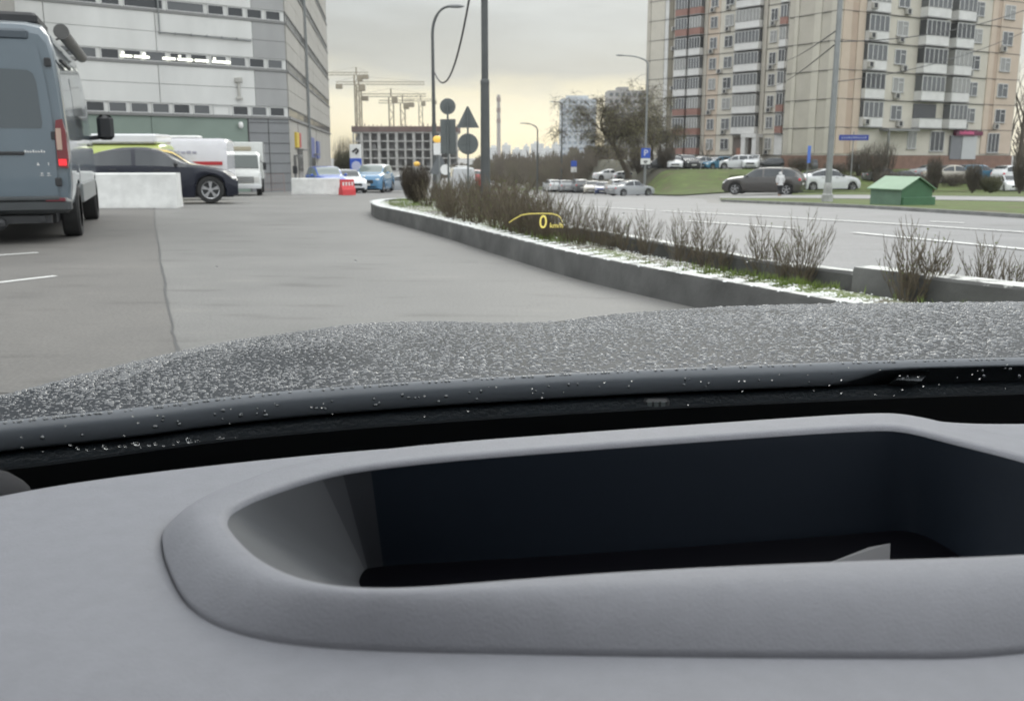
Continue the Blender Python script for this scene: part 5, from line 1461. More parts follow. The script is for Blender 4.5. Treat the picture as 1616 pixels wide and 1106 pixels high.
# tower cranes
M_CR = mat('crane_yellow', (0.26, 0.225, 0.16), .6, var=.1)
def crane(label, pxm, pyj, px0, px1, Y, pyb=200, back=.0):
    r_ = thing('tower_crane', label, 'crane', (wx(pxm, Y), Y, zg(wx(pxm, Y), Y)), 0, 'tower cranes over the building site')
    zj = wz(pyj, Y) - r_.location.z; X0, X1 = wx(px0, Y) - r_.location.x, wx(px1, Y) - r_.location.x
    mb = MB(); w = .75
    for sx, sy in ((1, 1), (1, -1), (-1, 1), (-1, -1)): mb.tube([(sx * w, sy * w, 0), (sx * w, sy * w, zj)], .13, 4)
    n = int(zj / 2.2)
    for k in range(n):
        s_ = 1 if k % 2 else -1
        for sy in (1, -1): mb.tube([(-s_ * w, sy * w, k * 2.2), (s_ * w, sy * w, (k + 1) * 2.2)], .07, 3)
    mb.build('mast', M_CR, r_)
    mb = MB()
    for y, z in ((-.6, 0), (0, .9)): mb.tube([(X0, y, zj + z), (X1, y, zj + z)], .12, 4)
    m_ = int((X1 - X0) / 1.6)
    for k in range(m_):
        a = X0 + (X1 - X0) * k / m_; b_ = X0 + (X1 - X0) * (k + 1) / m_
        mb.tube([(a, -.6, zj), ((a + b_) / 2, 0, zj + .9)], .06, 3); mb.tube([((a + b_) / 2, 0, zj + .9), (b_, -.6, zj)], .06, 3)
    mb.build('jib', M_CR, r_)
    sh = X0 if abs(X0) < abs(X1) else X1; sg_ = 1 if sh > 0 else -1
    mb = MB(); mb.rbox(min(sh, sh - sg_ * 2), max(sh, sh - sg_ * 2), -.8, .8, zj - 1.3, zj + .2, .1); mb.build('counterweight', M_CR, r_)
    mb = MB(); mb.rbox(-.9 + 1.2, .9 + 1.2, -.9, .9, zj - 2.0, zj - .1, .15); mb.build('cab', M_CR, r_)
    mb = MB(); mb.tube([(0, 0, zj), (0, 0, zj + 2.6)], .25, 5); mb.tube([(0, 0, zj + 2.6), (X0 * .8, 0, zj + 1.3)], .04, 3); mb.tube([(0, 0, zj + 2.6), (X1 * .8, 0, zj + 1.3)], .04, 3); mb.build('tower_top', M_CR, r_)
crane('tower crane with short high jib nearest the pale panel building', 566, 119, 520, 585, 335)
crane('tower crane with long jib reaching right across the sky', 569, 134, 534, 672, 318)
crane('middle tower crane with double looking jib over the concrete frame', 619, 153, 574, 674, 320)
crane('low tower crane with short jib above the concrete frame', 637, 163, 600, 655, 330)
crane('thin far tower crane right of the others', 665, 160, 640, 690, 420)

# ---- distant towers and skyline
M_BW = mat('pale_blue_block', (.46, .485, .51), .7, var=.06, vscale=.1); M_BS = mat('blue_strip', (.25, .285, .325), .5)
hb = thing('tower_block', 'pale blue and white high rise behind the willow tree', 'building', (0, 0, 0))
Y = 500; xa, xb = wx(885, Y), wx(940, Y); zt = wz(156, Y)
mb = MB(); mb.box(xa, xb, Y, Y + 18, -6, zt); mb.box(xa + 3, xb - 4, Y + 2, Y + 15, zt, zt + 1.6); mb.build('wall', M_BW, hb)
for k in range(10):
    z = zt - 2.4 - k * 2.9
    for j in range(6): mb = MB(); x = xa + .8 + j * 2.9; mb.box(x, x + 1.7, Y - .06, Y + .2, z, z + 1.4); mb.build('window', M_BS, hb)
h2 = thing('tower_block', 'grey brown block of flats mostly hidden by the willow crown', 'building', (0, 0, 0))
Y = 420; xa, xb = wx(958, Y), wx(1022, Y); zt = wz(143, Y)
mb = MB(); mb.box(xa, xb, Y, Y + 14, -6, zt); mb.box(xa + 4, xa + 9, Y + 2, Y + 9, zt, zt + 1.5); mb.build('wall', mat('far_grey_block', (.30, .29, .28), .8, var=.1, vscale=.1), h2)
for k in range(8):
    z = zt - 2.4 - k * 2.9
    for j in range(7): mb = MB(); x = xa + .7 + j * 2.5; mb.box(x, x + 1.4, Y - .06, Y + .2, z, z + 1.4); mb.build('window', M_WGREY, h2)
sky_ = [(770, 790, 233, 'pale low block directly right of the tall central pole on the skyline'), (792, 806, 229, 'narrow pale tower beside the thin chimney on the skyline'), (808, 826, 236, 'wide pale slab low on the skyline'), (826, 836, 231, 'small pale tower on the skyline left of the far lamp'), (838, 858, 227, 'stepped pale tower at the middle of the skyline'), (858, 872, 234, 'pale block on the skyline left of the blue high rise'), (872, 884, 228, 'pale tower on the skyline touching the blue high rise')]
for i, (a, b_, t2, lab) in enumerate(sky_):
    Y = 1050 + 60 * (i % 3); xa, xb = wx(a, Y), wx(b_, Y); zt = wz(t2, Y)
    mb = MB(); mb.box(xa, xb, Y, Y + 20, -8, zt); mb.box(xa + (xb - xa) * .25, xa + (xb - xa) * .65, Y + 3, Y + 14, zt, zt + 2.5)
    nf_ = int((zt + 4) / 3)
    for k in range(nf_): mb.box(xa + 1, xb - 1, Y - .1, Y + .1, zt - 2 - k * 3, zt - .9 - k * 3, 1)
    tag(mb.build('skyline_building', [mat('skyline_hazed', (.60, .60, .58), .8), mat('skyline_window_hazed', (.46, .47, .48), .6)]), lab, 'building', 'buildings on the skyline')  # pale tones put distance haze into the colour
Y = 700; mb = MB(); x = wx(787, Y); zt = wz(150, Y)
rg = [(1.5, -8), (1.35, zt * .5), (1.15, zt - 4), (1.15, zt)]
ch = thing('chimney', 'thin tall banded chimney on the horizon beside the central pole', 'chimney', (x, Y, 0))
mb.lathe(rg, 10); mb.build('shaft', mat('chimney_grey', (.32, .29, .27), .8), ch)
for k in range(3):
    mb = MB(); z = zt * (.55 + .17 * k); mb.lathe([(1.5, z), (1.46, z + 3)], 10); mb.build('band', mat('chimney_band', (.22, .17, .15), .8), ch)
# ================================================================ STREET FURNITURE
def lamp_arm(label, base, h, r_, arm, head=True, m=M_GALVD, r_top=None):
    """street lamp: tapered post, curved arm, head; arm is (dx, dz) of the lamp end relative to the post top"""
    t = thing('street_lamp', label, 'street lamp', base)
    mb = MB(); rt = r_top or r_ * .6
    mb.tube([(0, 0, -.2), (0, 0, h * .5), (0, 0, h)], [r_, (r_ + rt) / 2, rt], 10); mb.lathe([(r_ * 1.5, -.2), (r_ * 1.45, .5), (r_ * 1.05, .6)], 12)
    mb.build('post', m, t, smooth='auto')
    if head:
        mb = MB(); pts = [(arm[0] * (1 - math.cos(a)), 0, h + arm[1] * math.sin(a)) for a in np.linspace(0, math.pi / 2, 8)]
        mb.tube(pts, [rt] * 4 + [rt * .8] * 4, 8); mb.build('arm', m, t, smooth='auto')
        mb = MB(); s_ = 1 if arm[0] > 0 else -1; e = (arm[0], 0, h + arm[1])
        mb.ell((e[0] + s_ * .3, 0, e[2] + .02), (.42, .14, .09), 10, 6); mb.build('lamp_head', M_GALV, t, smooth=True)
    return t
# curved lamp on the left of the sky
b_ = placed(686, 45)
top_ = at_y(681, 40, 45).z - b_.z; tip = at_y(706, 11, 45).z - b_.z
lamp_arm('dark curved-arm street lamp in front of the cranes', b_, top_ - .4, .11, ((708 - 683) / F * 45, tip - top_ + .4))
# thick central post
cpole = thing('lighting_mast', 'thick grey steel mast rising from the bare shrubs of the median', 'pole', (-.44, 16.0, 0.2))
mb = MB(); z1 = at_y(767, 128, 16).z - .2
mb.tube([(0, 0, 0), (0, 0, z1)], [.084, .070], 16); mb.build('lower_tube', M_GALVD, cpole, smooth='auto')
mb = MB(); mb.tube([(0, 0, z1), (0, 0, 9.2)], [.056, .05], 16); mb.lathe([(.074, z1 - .05), (.074, z1), (.058, z1 + .03)], 16); mb.build('upper_tube', M_GALVD, cpole, smooth='auto')
# tall lamp post right
g_ = ground(1305, 321); lp = thing('street_lamp', 'tall grey lamp post with stepped concrete base beside the green kiosk', 'street lamp', g_)
mb = MB(); mb.tube([(0, 0, .5), (0, 0, 11)], [.105, .065], 14); mb.build('post', M_GALV, lp, smooth='auto')
mb = MB(); mb.lathe([(.19, -.1), (.185, .28), (.15, .32), (.14, .62), (.11, .68)], 14); mb.build('base', M_CONC, lp, smooth='auto')
mb = MB(); mb.tube([(0, 0, 10.9), (-.4, 0, 11.5), (-1.6, 0, 11.9)], .045, 8); mb.build('arm', M_GALV, lp); mb = MB(); mb.ell((-1.9, 0, 11.92), (.4, .14, .09)); mb.build('lamp_head', M_GALV, lp, smooth=True)
# parking-sign lamp post
g_ = ground(1017, 303); Y = g_.y; h = at_y(1018, 102, Y).z - g_.z
sl_ = lamp_arm('grey street lamp with parking sign at the near end of the parked row', g_, h, .13, ((980 - 1018) / F * Y, at_y(980, 88, Y).z - g_.z - h), m=M_GALV)
def sign_panel(par, w, h, z, m_front, y=-.16, th=.03, name='sign_panel', rot=0):
    mb = MB(); mb.rbox(-w / 2, w / 2, y - th, y, z - h / 2, z + h / 2, min(.02, th / 3)); return mb.build(name, m_front, par)
ps = thing('parking_sign', 'blue parking sign with white plate strapped to a street lamp', 'sign', (g_.x, Y, g_.z))
zc = at_y(1018, 242, Y).z - g_.z; k = Y / F
s1 = sign_panel(ps, 14 * k, 15 * k, zc, M_BLUE); 
tx = text_mesh('P', 13 * k, .004, M_WHITE, 'lettering', s1); tx.matrix_local = Matrix.Translation((0, -.197, zc)) @ Matrix.Rotation(math.pi / 2, 4, 'X')
s2 = sign_panel(ps, 15 * k, 9 * k, zc - 12.5 * k, M_WHITE); mb = MB(); mb.box(-.2, .2, -.195, -.19, zc - 13.5 * k, zc - 11.5 * k); mb.box(-.12, .12, -.195, -.19, zc - 15.5 * k, zc - 14.2 * k); mb.build('plate_symbol', M_BLACK, s2)
# short blue-white sign near the row
g_ = ground(905, 301); k = g_.y / F
t = thing('traffic_sign', 'small blue and white sign on a post behind the kerbside row', 'sign', g_)
mb = MB(); mb.tube([(0, 0, 0), (0, 0, 50 * k)], .05, 8); mb.build('post', M_GALV, t)
sign_panel(t, 9 * k, 9 * k, 41 * k, M_BLUE, -.05); sign_panel(t, 9 * k, 8 * k, 32 * k, M_WHITE, -.05)
# blue sign seen nearly edge-on + street name sign
g_ = ground(1272, 303); k = g_.y / F
t = thing('traffic_sign', 'narrow blue sign on a thin post left of the tall lamp post', 'sign', g_, R(55)); mb = MB(); mb.tube([(0, 0, 0), (0, 0, 66 * k)], .04, 8); mb.build('post', M_GALV, t); sign_panel(t, 14 * k, 26 * k, 57 * k, mat('sign_blue_bright', (.04, .14, .55), .4), -.05)
g_ = placed(1343, 84); k = 84 / F; zc = at_y(1343, 217.5, 84).z - g_.z
t = thing('street_name_sign', 'long dark blue street name sign on a post before the peach wall', 'sign', g_); mb = MB(); mb.tube([(0, 0, 0), (0, 0, zc + .5)], .05, 8); mb.build('post', M_GALV, t)
s1 = sign_panel(t, 46 * k, 8.5 * k, zc, mat('name_blue', (.03, .05, .26), .4), -.06)
mb = MB(); rr = random.Random(2)
for i in range(11): x = -1.05 + i * .2; mb.box(x, x + .12, -.096, -.09, zc - .06, zc + rr.choice([.03, .07]))
mb.build('lettering', mat('name_letter', (.35, .38, .5), .5), s1)
# sign posts seen from behind in the median
M_SBACK = mat('sign_back', (0.13, 0.143, 0.143), .5, .3, var=.1)
YS = 21.5; k = YS / F
def back_disc(par, r_, z, name='disc_sign'):
    mb = MB(); mb.lathe([(0, .03), (r_ * .97, .03), (r_, .04), (r_, .055), (r_ * .97, .06), (0, .06)], 32, 0, 'y', (0, 0, z), caps=False); mb.box(-r_ * .6, r_ * .6, 0.02, .03, z - .015, z + .015); return mb.build(name, M_SBACK, par, smooth='auto')
b0 = Vector(((740 - 808) / F * YS, YS, zg(-1, YS) + .2)); zz = lambda py: at_y(740, py, YS).z - b0.z
t = thing('traffic_sign', 'triangle sign above round sign on one post, seen from behind', 'sign', b0)
mb = MB(); mb.tube([(0, 0, -.1), (0, 0, zz(170))], .022, 8); mb.build('post', M_SBACK, t)
mb = MB(); tri = [(-17.5 * k, zz(202)), (17.5 * k, zz(202)), (1.2 * k, zz(168)), (-1.2 * k, zz(168))]
mb.loft([[(x, .03, z) for x, z in tri], [(x, .055, z) for x, z in tri]], True, 0, True); mb.box(-10 * k, 10 * k, .02, .03, zz(195), zz(195) + .03); fix_normals(mb.build('triangle_sign', M_SBACK, t))
back_disc(t, 16 * k, zz(227.5))
b0 = Vector(((708 - 808) / F * YS, YS + .3, zg(-1.4, YS) + .2))
t = thing('traffic_sign', 'round sign above tall rectangular board, seen from behind', 'sign', b0)
mb = MB(); mb.tube([(0, 0, -.1), (0, 0, zz(160))], .022, 8); mb.build('post', M_SBACK, t); back_disc(t, 12.3 * k, zz(167))
mb = MB(); mb.rbox(-12 * k, 12 * k, .03, .055, zz(243), zz(187.5), .006); mb.box(-8 * k, 8 * k, .02, .03, zz(200), zz(200) + .03); mb.build('board_sign', M_SBACK, t)
# small grey triangle sign with white disc farther back
b0 = placed(694, 36); k = 36 / F; z2 = lambda py: at_y(694, py, 36).z - b0.z
t = thing('traffic_sign', 'low grey triangular sign with white round plate behind the median', 'sign', b0)
mb = MB(); mb.tube([(0, 0, -.1), (0, 0, z2(245))], .03, 8); mb.build('post', M_GALV, t)
mb = MB(); tri = [(-17 * k, z2(275)), (17 * k, z2(275)), (3 * k, z2(247)), (-3 * k, z2(247))]; mb.loft([[(x, .0, z) for x, z in tri], [(x, .03, z) for x, z in tri]], True, 0, True); fix_normals(mb.build('triangle_sign', mat('sign_grey', (.13, .14, .145), .5), t))
mb = MB(); mb.lathe([(0, -.04), (8 * k, -.04), (8 * k, -.01), (0, -.01)], 20, 0, 'y', (9 * k, 0, z2(268)), caps=False); mb.build('white_disc', M_WHITE, t)
# amber warning lamps on white boxes
for px, py, Yb, sc_, lab in ((691, 220, 40, 1.0, 'amber lamp on a white box beside the rectangular road sign'), (658, 259, 46, .7, 'small amber lamp on a white box left above the round bush')):
    b0 = placed(px, Yb); k = Yb / F * sc_; z = at_y(px, py, Yb).z - b0.z
    t = thing('warning_lamp', lab, 'warning lamp', b0)
    mb = MB(); mb.tube([(0, 0, 0), (0, 0, z - 22 * k)], .04, 8); mb.build('post', M_GALV, t)
    mb = MB(); mb.rbox(-6 * k, 6 * k, -5 * k, 5 * k, z - 24 * k, z - 6 * k, .02); mb.build('box', M_WHITE, t)
    mb = MB(); mb.ell((0, 0, z), (7 * k, 6 * k, 5.5 * k), 12, 8); mb.build('amber_lens', mat('amber_lit', (.6, .35, .05), .2, emit=(1, .62, .15), estr=.55), t, smooth=True)
# far lamps
for px, pyt, pxe, pye, Yl, lab in ((848, 206, 828, 195, 150, 'thin far street lamp rising from the brown woodland'), (886, 166, 873, 161, 170, 'thin far street lamp against the pale blue high rise')):
    b0 = placed(px, Yl); h = at_y(px, pyt, Yl).z - b0.z
    lamp_arm(lab, b0, h, .16, ((pxe - px) / F * Yl, at_y(pxe, pye, Yl).z - b0.z - h), m=M_GALVD, r_top=.1)
# advertising pylon
b0 = placed(562, 66); k = 66 / F; z = lambda py: at_y(562, py, 66).z - b0.z
t = thing('pylon_sign', 'tall white and blue advertising pylon behind the light blue SUV', 'sign', b0)
mb = MB(); mb.rbox(-8.5 * k, 8.5 * k, -.12, .12, 0, z(228), .03); mb.build('body', M_WHITE, t)
mb = MB(); mb.rbox(-8.7 * k, 8.7 * k, -.14, .14, 0, z(250), .02); mb.build('blue_panel', M_BLUE, t)
mb = MB(); mb.lathe([(0, -.16), (7.2 * k, -.16), (7.2 * k, -.14), (0, -.14)], 20, 0, 'y', (.05, 0, z(262)), caps=False); mb.build('round_emblem', mat('emblem_pale', (.45, .47, .62), .5), t)
mb = MB(); mb.tube([(-4 * k, -.15, z(240)), (2 * k, -.15, z(235)), (5 * k, -.15, z(238))], .07, 6); mb.tube([(1 * k, -.15, z(243)), (5 * k, -.15, z(238))], .07, 6); mb.build('symbol', M_BLACK, t)
# red plastic road barrier
b0 = ground(548, 308); k = b0.y / F
t = thing('plastic_barrier', 'red and white plastic road barrier beside the light blue SUV', 'barrier', b0, R(35))
mb = MB(); L_ = 22 * k
mb.loft([[(-L_ / 2, -.25, 0), (L_ / 2, -.25, 0), (L_ / 2, .25, 0), (-L_ / 2, .25, 0)], [(-L_ / 2, -.22, .25), (L_ / 2, -.22, .25), (L_ / 2, .22, .25), (-L_ / 2, .22, .25)], [(-L_ / 2, -.09, .45), (L_ / 2, -.09, .45), (L_ / 2, .09, .45), (-L_ / 2, .09, .45)], [(-L_ / 2, -.08, 24 * k), (L_ / 2, -.08, 24 * k), (L_ / 2, .08, 24 * k), (-L_ / 2, .08, 24 * k)]], True, 0, True)
mb.build('body', mat('barrier_red', (.55, .045, .05), .45), t)
mb = MB()
for q in range(4): x = -L_ / 2 + L_ * (.1 + .23 * q); mb.box(x, x + L_ * .12, -.095, -.082, 13 * k, 20 * k)
mb.build('white_patch', M_WHITE, t)
# concrete blocks
def jersey(label, p, rz, L_, h, wb_, wt):
    mb = MB(); pr = [(-wb_ / 2, 0), (wb_ / 2, 0), (wb_ / 2, h * .12), (wt / 2 + .02, h * .4), (wt / 2, h - .03), (wt / 2 - .03, h), (-wt / 2 + .03, h), (-wt / 2, h - .03), (-wt / 2 - .02, h * .4), (-wb_ / 2, h * .12)]
    rg = [[(-L_ / 2 + L_ * i / 8, y + random.uniform(-.006, .006), z) for y, z in pr] for i in range(9)]
    mb.loft(rg, True, 0, True); o = mb.build('concrete_block', M_WHITECONC, smooth='auto'); fix_normals(o); o.location = p; o.rotation_euler.z = rz
    return tag(o, label, 'concrete block')
p = placed(203, 23.6); jersey('large white concrete block behind the blue grey van and before the black crossover', p, R(5), 2.35, .84, .62, .42)
p = placed(498, 47); p.z = zg(p.x, p.y); jersey('low beige grey concrete block at the corner of the grey building', p, R(-3), 2.3, .78, .6, .42)
# mesh barricade and bollard by the truck
b0 = placed(430, 56); t = thing('mesh_fence', 'rusty mesh fence panel on feet beside the white truck', 'fence', b0, R(20))
mb = MB(); mb.tube([(-.65, 0, .05), (-.65, 0, 1.05), (.65, 0, 1.05), (.65, 0, .05)], .025, 6)
for q in range(9): mb.tube([(-.55 + q * .14, 0, .15), (-.55 + q * .14, 0, 1.05)], .012, 4)
mb.tube([(-.65, 0, .15), (.65, 0, .15)], .02, 6); mb.tube([(-.65, -.25, .02), (-.65, .25, .02)], .03, 6); mb.tube([(.65, -.25, .02), (.65, .25, .02)], .03, 6)
mb.build('panel', mat('rusty_mesh', (.30, .23, .21), .8), t)
b0 = ground(447, 302); k = b0.y / F; t = thing('bollard_post', 'thin grey post on a round foot before the grey wall', 'post', b0); mb = MB(); mb.tube([(0, 0, 0), (0, 0, 40 * k)], .03, 8); mb.build('post', M_GALV, t); mb = MB(); mb.lathe([(.22, 0), (.2, .08), (.05, .14)], 14); mb.build('foot', M_CABLE, t)
b0 = placed(466, 58); k = 58 / F; t = thing('meter_post', 'dark box on a slim post beside the building corner', 'post', b0); mb = MB(); mb.tube([(0, 0, 0), (0, 0, 30 * k)], .04, 8); mb.build('post', M_GALVD, t); mb = MB(); mb.rbox(-.13, .13, -.1, .1, 28 * k, 40 * k, .03); mb.build('box', M_BLACK, t)
# green kiosk-like metal housing
b0 = ground(1421, 327); t = thing('metal_kiosk', 'low green metal kiosk with pitched roof on the grass verge', 'kiosk', (b0.x, b0.y, b0.z), R(22)); k = b0.y / F
Lk, Wk, hw, ha = 1.12, 1.05, 28 * k, 45 * k     # corner at origin: +X axis = gable wall run, gable faces -Y ... ridge along +Y
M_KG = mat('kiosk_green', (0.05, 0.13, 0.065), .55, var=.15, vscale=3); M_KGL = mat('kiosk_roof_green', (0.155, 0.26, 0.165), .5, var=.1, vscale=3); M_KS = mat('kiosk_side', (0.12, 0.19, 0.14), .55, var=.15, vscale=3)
mb = MB(); g1 = [(0, 0, 0), (Wk, 0, 0), (Wk, 0, hw), (Wk / 2, 0, ha - .03), (0, 0, hw)]
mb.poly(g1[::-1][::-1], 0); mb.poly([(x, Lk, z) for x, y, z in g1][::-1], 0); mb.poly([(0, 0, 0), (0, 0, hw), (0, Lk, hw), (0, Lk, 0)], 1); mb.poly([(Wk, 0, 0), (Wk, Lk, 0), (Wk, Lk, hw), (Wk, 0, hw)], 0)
fix_normals(mb.build('wall', [M_KG, M_KS], t))
mb = MB(); e = .07
for x0, x1 in ((-e, Wk / 2), (Wk + e, Wk / 2)):
    z0 = hw - e * .5; mb.loft([[(x0, -e, z0), (x1, -e, ha), (x1, -e, ha + .025), (x0, -e, z0 + .025)], [(x0, Lk + e, z0), (x1, Lk + e, ha), (x1, Lk + e, ha + .025), (x0, Lk + e, z0 + .025)]], True, 0, True)
fix_normals(mb.build('roof', M_KGL, t))
mb = MB(); mb.rbox(.02, Wk + .06, -.07, -.005, 0, 15 * k, .01); mb.build('skirt_panel', M_KG, t)
# overhead cables
def cable(label, a, b_, sag, r_=.02):
    a, b_ = Vector(a), Vector(b_); mb = MB(); pts = []
    for i in range(21):
        s_ = i / 20; p = a.lerp(b_, s_); p.z -= sag * 4 * s_ * (1 - s_); pts.append(p)
    mb.tube(pts, r_, 5); return tag(mb.build('overhead_cable', M_CABLE), label, 'cable', 'overhead cables')
g_ = ground(1305, 321); pt = lambda z: (g_.x, g_.y, g_.z + z)
fpx = lambda px, py, Y: at_y(px, py, Y)
cable('upper cable running from the tall lamp post to the far apartment block', fpx(1318, 50, g_.y), fpx(1236, 96, 128), .25, .025)
cable('lower cable running from the tall lamp post to the far apartment block', fpx(1316, 72, g_.y), fpx(1220, 136, 128), .3, .025)
cable('thick cable crossing the peach corner to the right of the tall lamp post', fpx(1317, 66, g_.y), fpx(1640, 8, 40), .35, .018)
cable('thin cable crossing the balconies to the right of the tall lamp post', fpx(1313, 130, g_.y), fpx(1640, 40, 40), .35, .014)
cable('looping cable hanging from the curved lamp up out of view', fpx(686, 115, 44.8), fpx(750, -60, 30), 1.6, .035)
cable('dark cable descending across the beige building above the van', fpx(-40, -5, 30), fpx(75, 75, 40), .1, .03)
# person in white jacket
b0 = ground(1230, 311); kk = b0.y / F; hgt = 39 * kk
pr = thing('person', 'person in hooded white jacket and black trousers walking away on the path', 'person', b0, 0, scale=hgt / 1.75)
def skin(name, verts, edges, radii, m_, par, root=0, sub=2):
    me = bpy.data.meshes.new(name); me.from_pydata(verts, edges, []); o = bpy.data.objects.new(name, me); COL.objects.link(o); o.parent = par
    md = o.modifiers.new('skin', 'SKIN'); 
    for i, r_ in enumerate(radii): me.skin_vertices[0].data[i].radius = (r_, r_) if not hasattr(r_, '__len__') else r_
    for i in range(len(verts)): me.skin_vertices[0].data[i].use_root = (i == root)
    s_ = o.modifiers.new('sub', 'SUBSURF'); s_.levels = sub; s_.render_levels = sub
    me.materials.append(m_); return o
if True:
    V = [(0, 0, .93), (0, 0, 1.12), (0, .01, 1.34), (0, .02, 1.47), (0, .03, 1.56), (0, .04, 1.66), (0, .035, 1.73),
         (.17, .01, 1.40), (.23, .0, 1.14), (.22, .08, .93), (.22, .11, .84), (-.17, .01, 1.40), (-.24, .0, 1.14), (-.22, -.02, .92), (-.22, -.03, .83),
         (.09, 0, .90), (.10, .10, .52), (.10, .06, .10), (.10, .16, .04), (-.09, 0, .90), (-.10, -.06, .50), (-.10, -.20, .14), (-.10, -.10, .05)]
    E = [(0, 1), (1, 2), (2, 3), (3, 4), (4, 5), (5, 6), (2, 7), (7, 8), (8, 9), (9, 10), (2, 11), (11, 12), (12, 13), (13, 14), (0, 15), (15, 16), (16, 17), (17, 18), (0, 19), (19, 20), (20, 21), (21, 22)]
    Rr = [.15, .15, .16, .075, .06, .10, .07, .085, .06, .045, .04, .085, .06, .045, .04, .10, .07, .05, .045, .10, .07, .05, .045]
    skin('body', V, E, Rr, mat('skin_tone', (.35, .22, .16), .6), pr)
    V2 = [(0, 0, .86), (0, 0, 1.0), (0, 0, 1.2), (0, .01, 1.38), (0, .0, 1.50), (.18, .01, 1.41), (.245, .0, 1.14), (.225, .07, .95), (-.18, .01, 1.41), (-.25, .0, 1.14), (-.225, -.015, .94), (0, .02, 1.62), (0, .03, 1.72)]
    E2 = [(0, 1), (1, 2), (2, 3), (3, 4), (3, 5), (5, 6), (6, 7), (3, 8), (8, 9), (9, 10), (4, 11), (11, 12)]
    skin('jacket', V2, E2, [.19, .19, .185, .185, .12, .11, .085, .07, .11, .085, .07, .125, .10], mat('jacket_white', (.56, .56, .56), .8), pr, 1)
    V3 = [(0, 0, .90), (.09, 0, .86), (.10, .10, .52), (.10, .06, .12), (-.09, 0, .86), (-.10, -.06, .50), (-.10, -.20, .16)]
    skin('trousers', V3, [(0, 1), (1, 2), (2, 3), (0, 4), (4, 5), (5, 6)], [.15, .11, .085, .065, .11, .085, .065], mat('trousers_black', (.02, .02, .022), .8), pr)
    for x, y in ((.10, .10), (-.10, -.16)):
        mb = MB(); mb.ell((x, y + .03, .05), (.055, .14, .055), 10, 6); mb.build('shoe', M_BLACK, pr, smooth=True)

# ================================================================ VEGETATION
def branchy(mb, p, d, L_, r_, depth, rnd, spread=.6, nchild=3, droop=0.0, n=4, tips=None, up=.0):
    pts = [p]; rad = [r_]; q = p.copy(); dd = d.copy(); k = 4
    for i in range(k):
        dd = (dd + Vector((rnd.uniform(-1, 1), rnd.uniform(-1, 1), rnd.uniform(-1, 1))) * .16 + Vector((0, 0, up - droop))).normalized()
        q = q + dd * (L_ / k); pts.append(q.copy()); rad.append(r_ * (1 - .55 * (i + 1) / k))
    mb.tube(pts, rad, n if depth > 1 else 3, 0, False)
    if depth <= 0:
        if tips is not None: tips.append((pts, dd))
        return
    for c in range(nchild):
        i = rnd.randint(1, k) if c else k
        nd = (dd + Vector((rnd.uniform(-1, 1), rnd.uniform(-1, 1), rnd.uniform(-.6, .9))) * spread).normalized()
        branchy(mb, pts[i], nd, L_ * rnd.uniform(.55, .8), rad[i] * .68, depth - 1, rnd, spread, nchild, droop, n, tips, up)
# bare shrubs of the median: upright fans of twigs
def shrub_mesh(seed, h, w, ns):
    rnd = random.Random(seed); mb = MB()
    for i in range(ns):
        a = rnd.uniform(0, 6.28); rr = rnd.random() ** .7; hh = h * rnd.uniform(.55, 1.0) * (1 - .25 * rr)
        p0 = Vector((math.cos(a) * .07 * rr, math.sin(a) * .07 * rr, -.03)); lean = rr * w
        pts, rad = [], []
        for k in range(7):
            s_ = k / 6; wob = .012
            pts.append(p0 + Vector((math.cos(a) * lean * s_ ** .8 + rnd.uniform(-wob, wob), math.sin(a) * lean * s_ ** .8 + rnd.uniform(-wob, wob), hh * s_)))
            rad.append(.0044 * (1 - .75 * s_))
        mb.tube(pts, rad, 3, 0, False)
        for j in range(rnd.randint(4, 7)):
            k = rnd.randint(1, 5); b_ = pts[k]; a2 = a + rnd.uniform(-1.6, 1.6); l2 = hh * rnd.uniform(.12, .34)
            e1 = b_ + Vector((math.cos(a2) * l2 * .35, math.sin(a2) * l2 * .35, l2 * .6)); e2 = e1 + Vector((math.cos(a2) * l2 * .15, math.sin(a2) * l2 * .15, l2 * .5))
            mb.tube([b_, e1, e2], [.003, .0024, .0014], 3, 0, False)
            if rnd.random() < .6:
                a3 = a2 + rnd.uniform(-1, 1); e3 = e1 + Vector((math.cos(a3) * l2 * .2, math.sin(a3) * l2 * .2, l2 * .3)); mb.tube([e1, e3], [.002, .0012], 3, 0, False)
        for j in range(3):
            k = rnd.randint(2, 6); c_ = pts[k]
            a2 = rnd.uniform(0, 6.28); s2 = .011; mb.poly([c_, c_ + Vector((math.cos(a2) * s2, math.sin(a2) * s2, s2 * .6)), c_ + Vector((0, 0, s2 * 1.5))], 1)
    return mb
protos = []
for sd, h, w, ns in ((1, .78, .26, 36), (2, .64, .22, 30), (3, .54, .16, 22), (4, .88, .27, 44)):
    mb = shrub_mesh(sd, h, w, ns); me = bpy.data.meshes.new('bare_shrub'); me.from_pydata(mb.v, [], mb.f); me.materials.append(M_TWIG); me.materials.append(mat('bud_green', (.13, .16, .04), .7)); me.polygons.foreach_set('material_index', mb.m); protos.append((me, h))
def shrub(px, py, hpx, kind, label, dz=None):
    """base at pixel on the bed (z = .2)"""
    d = at_z(px, py, .2) if py > 349 else None
    if d is None or d.y > 20:
        Y = d.y if d else 17.0
        d = at_y(px, py, min(Y, 17.5)); d.z = zg(d.x, d.y) + .2
    me, h = protos[kind]; hpx *= 1.18; o = bpy.data.objects.new('bare_shrub', me); COL.objects.link(o); o.location = d
    s_ = (hpx * d.y / F) / h; o.scale = (s_, s_, s_); o.rotation_euler.z = random.uniform(0, 6.28)
    return tag(o, label, 'shrub', 'bare shrubs along the median')
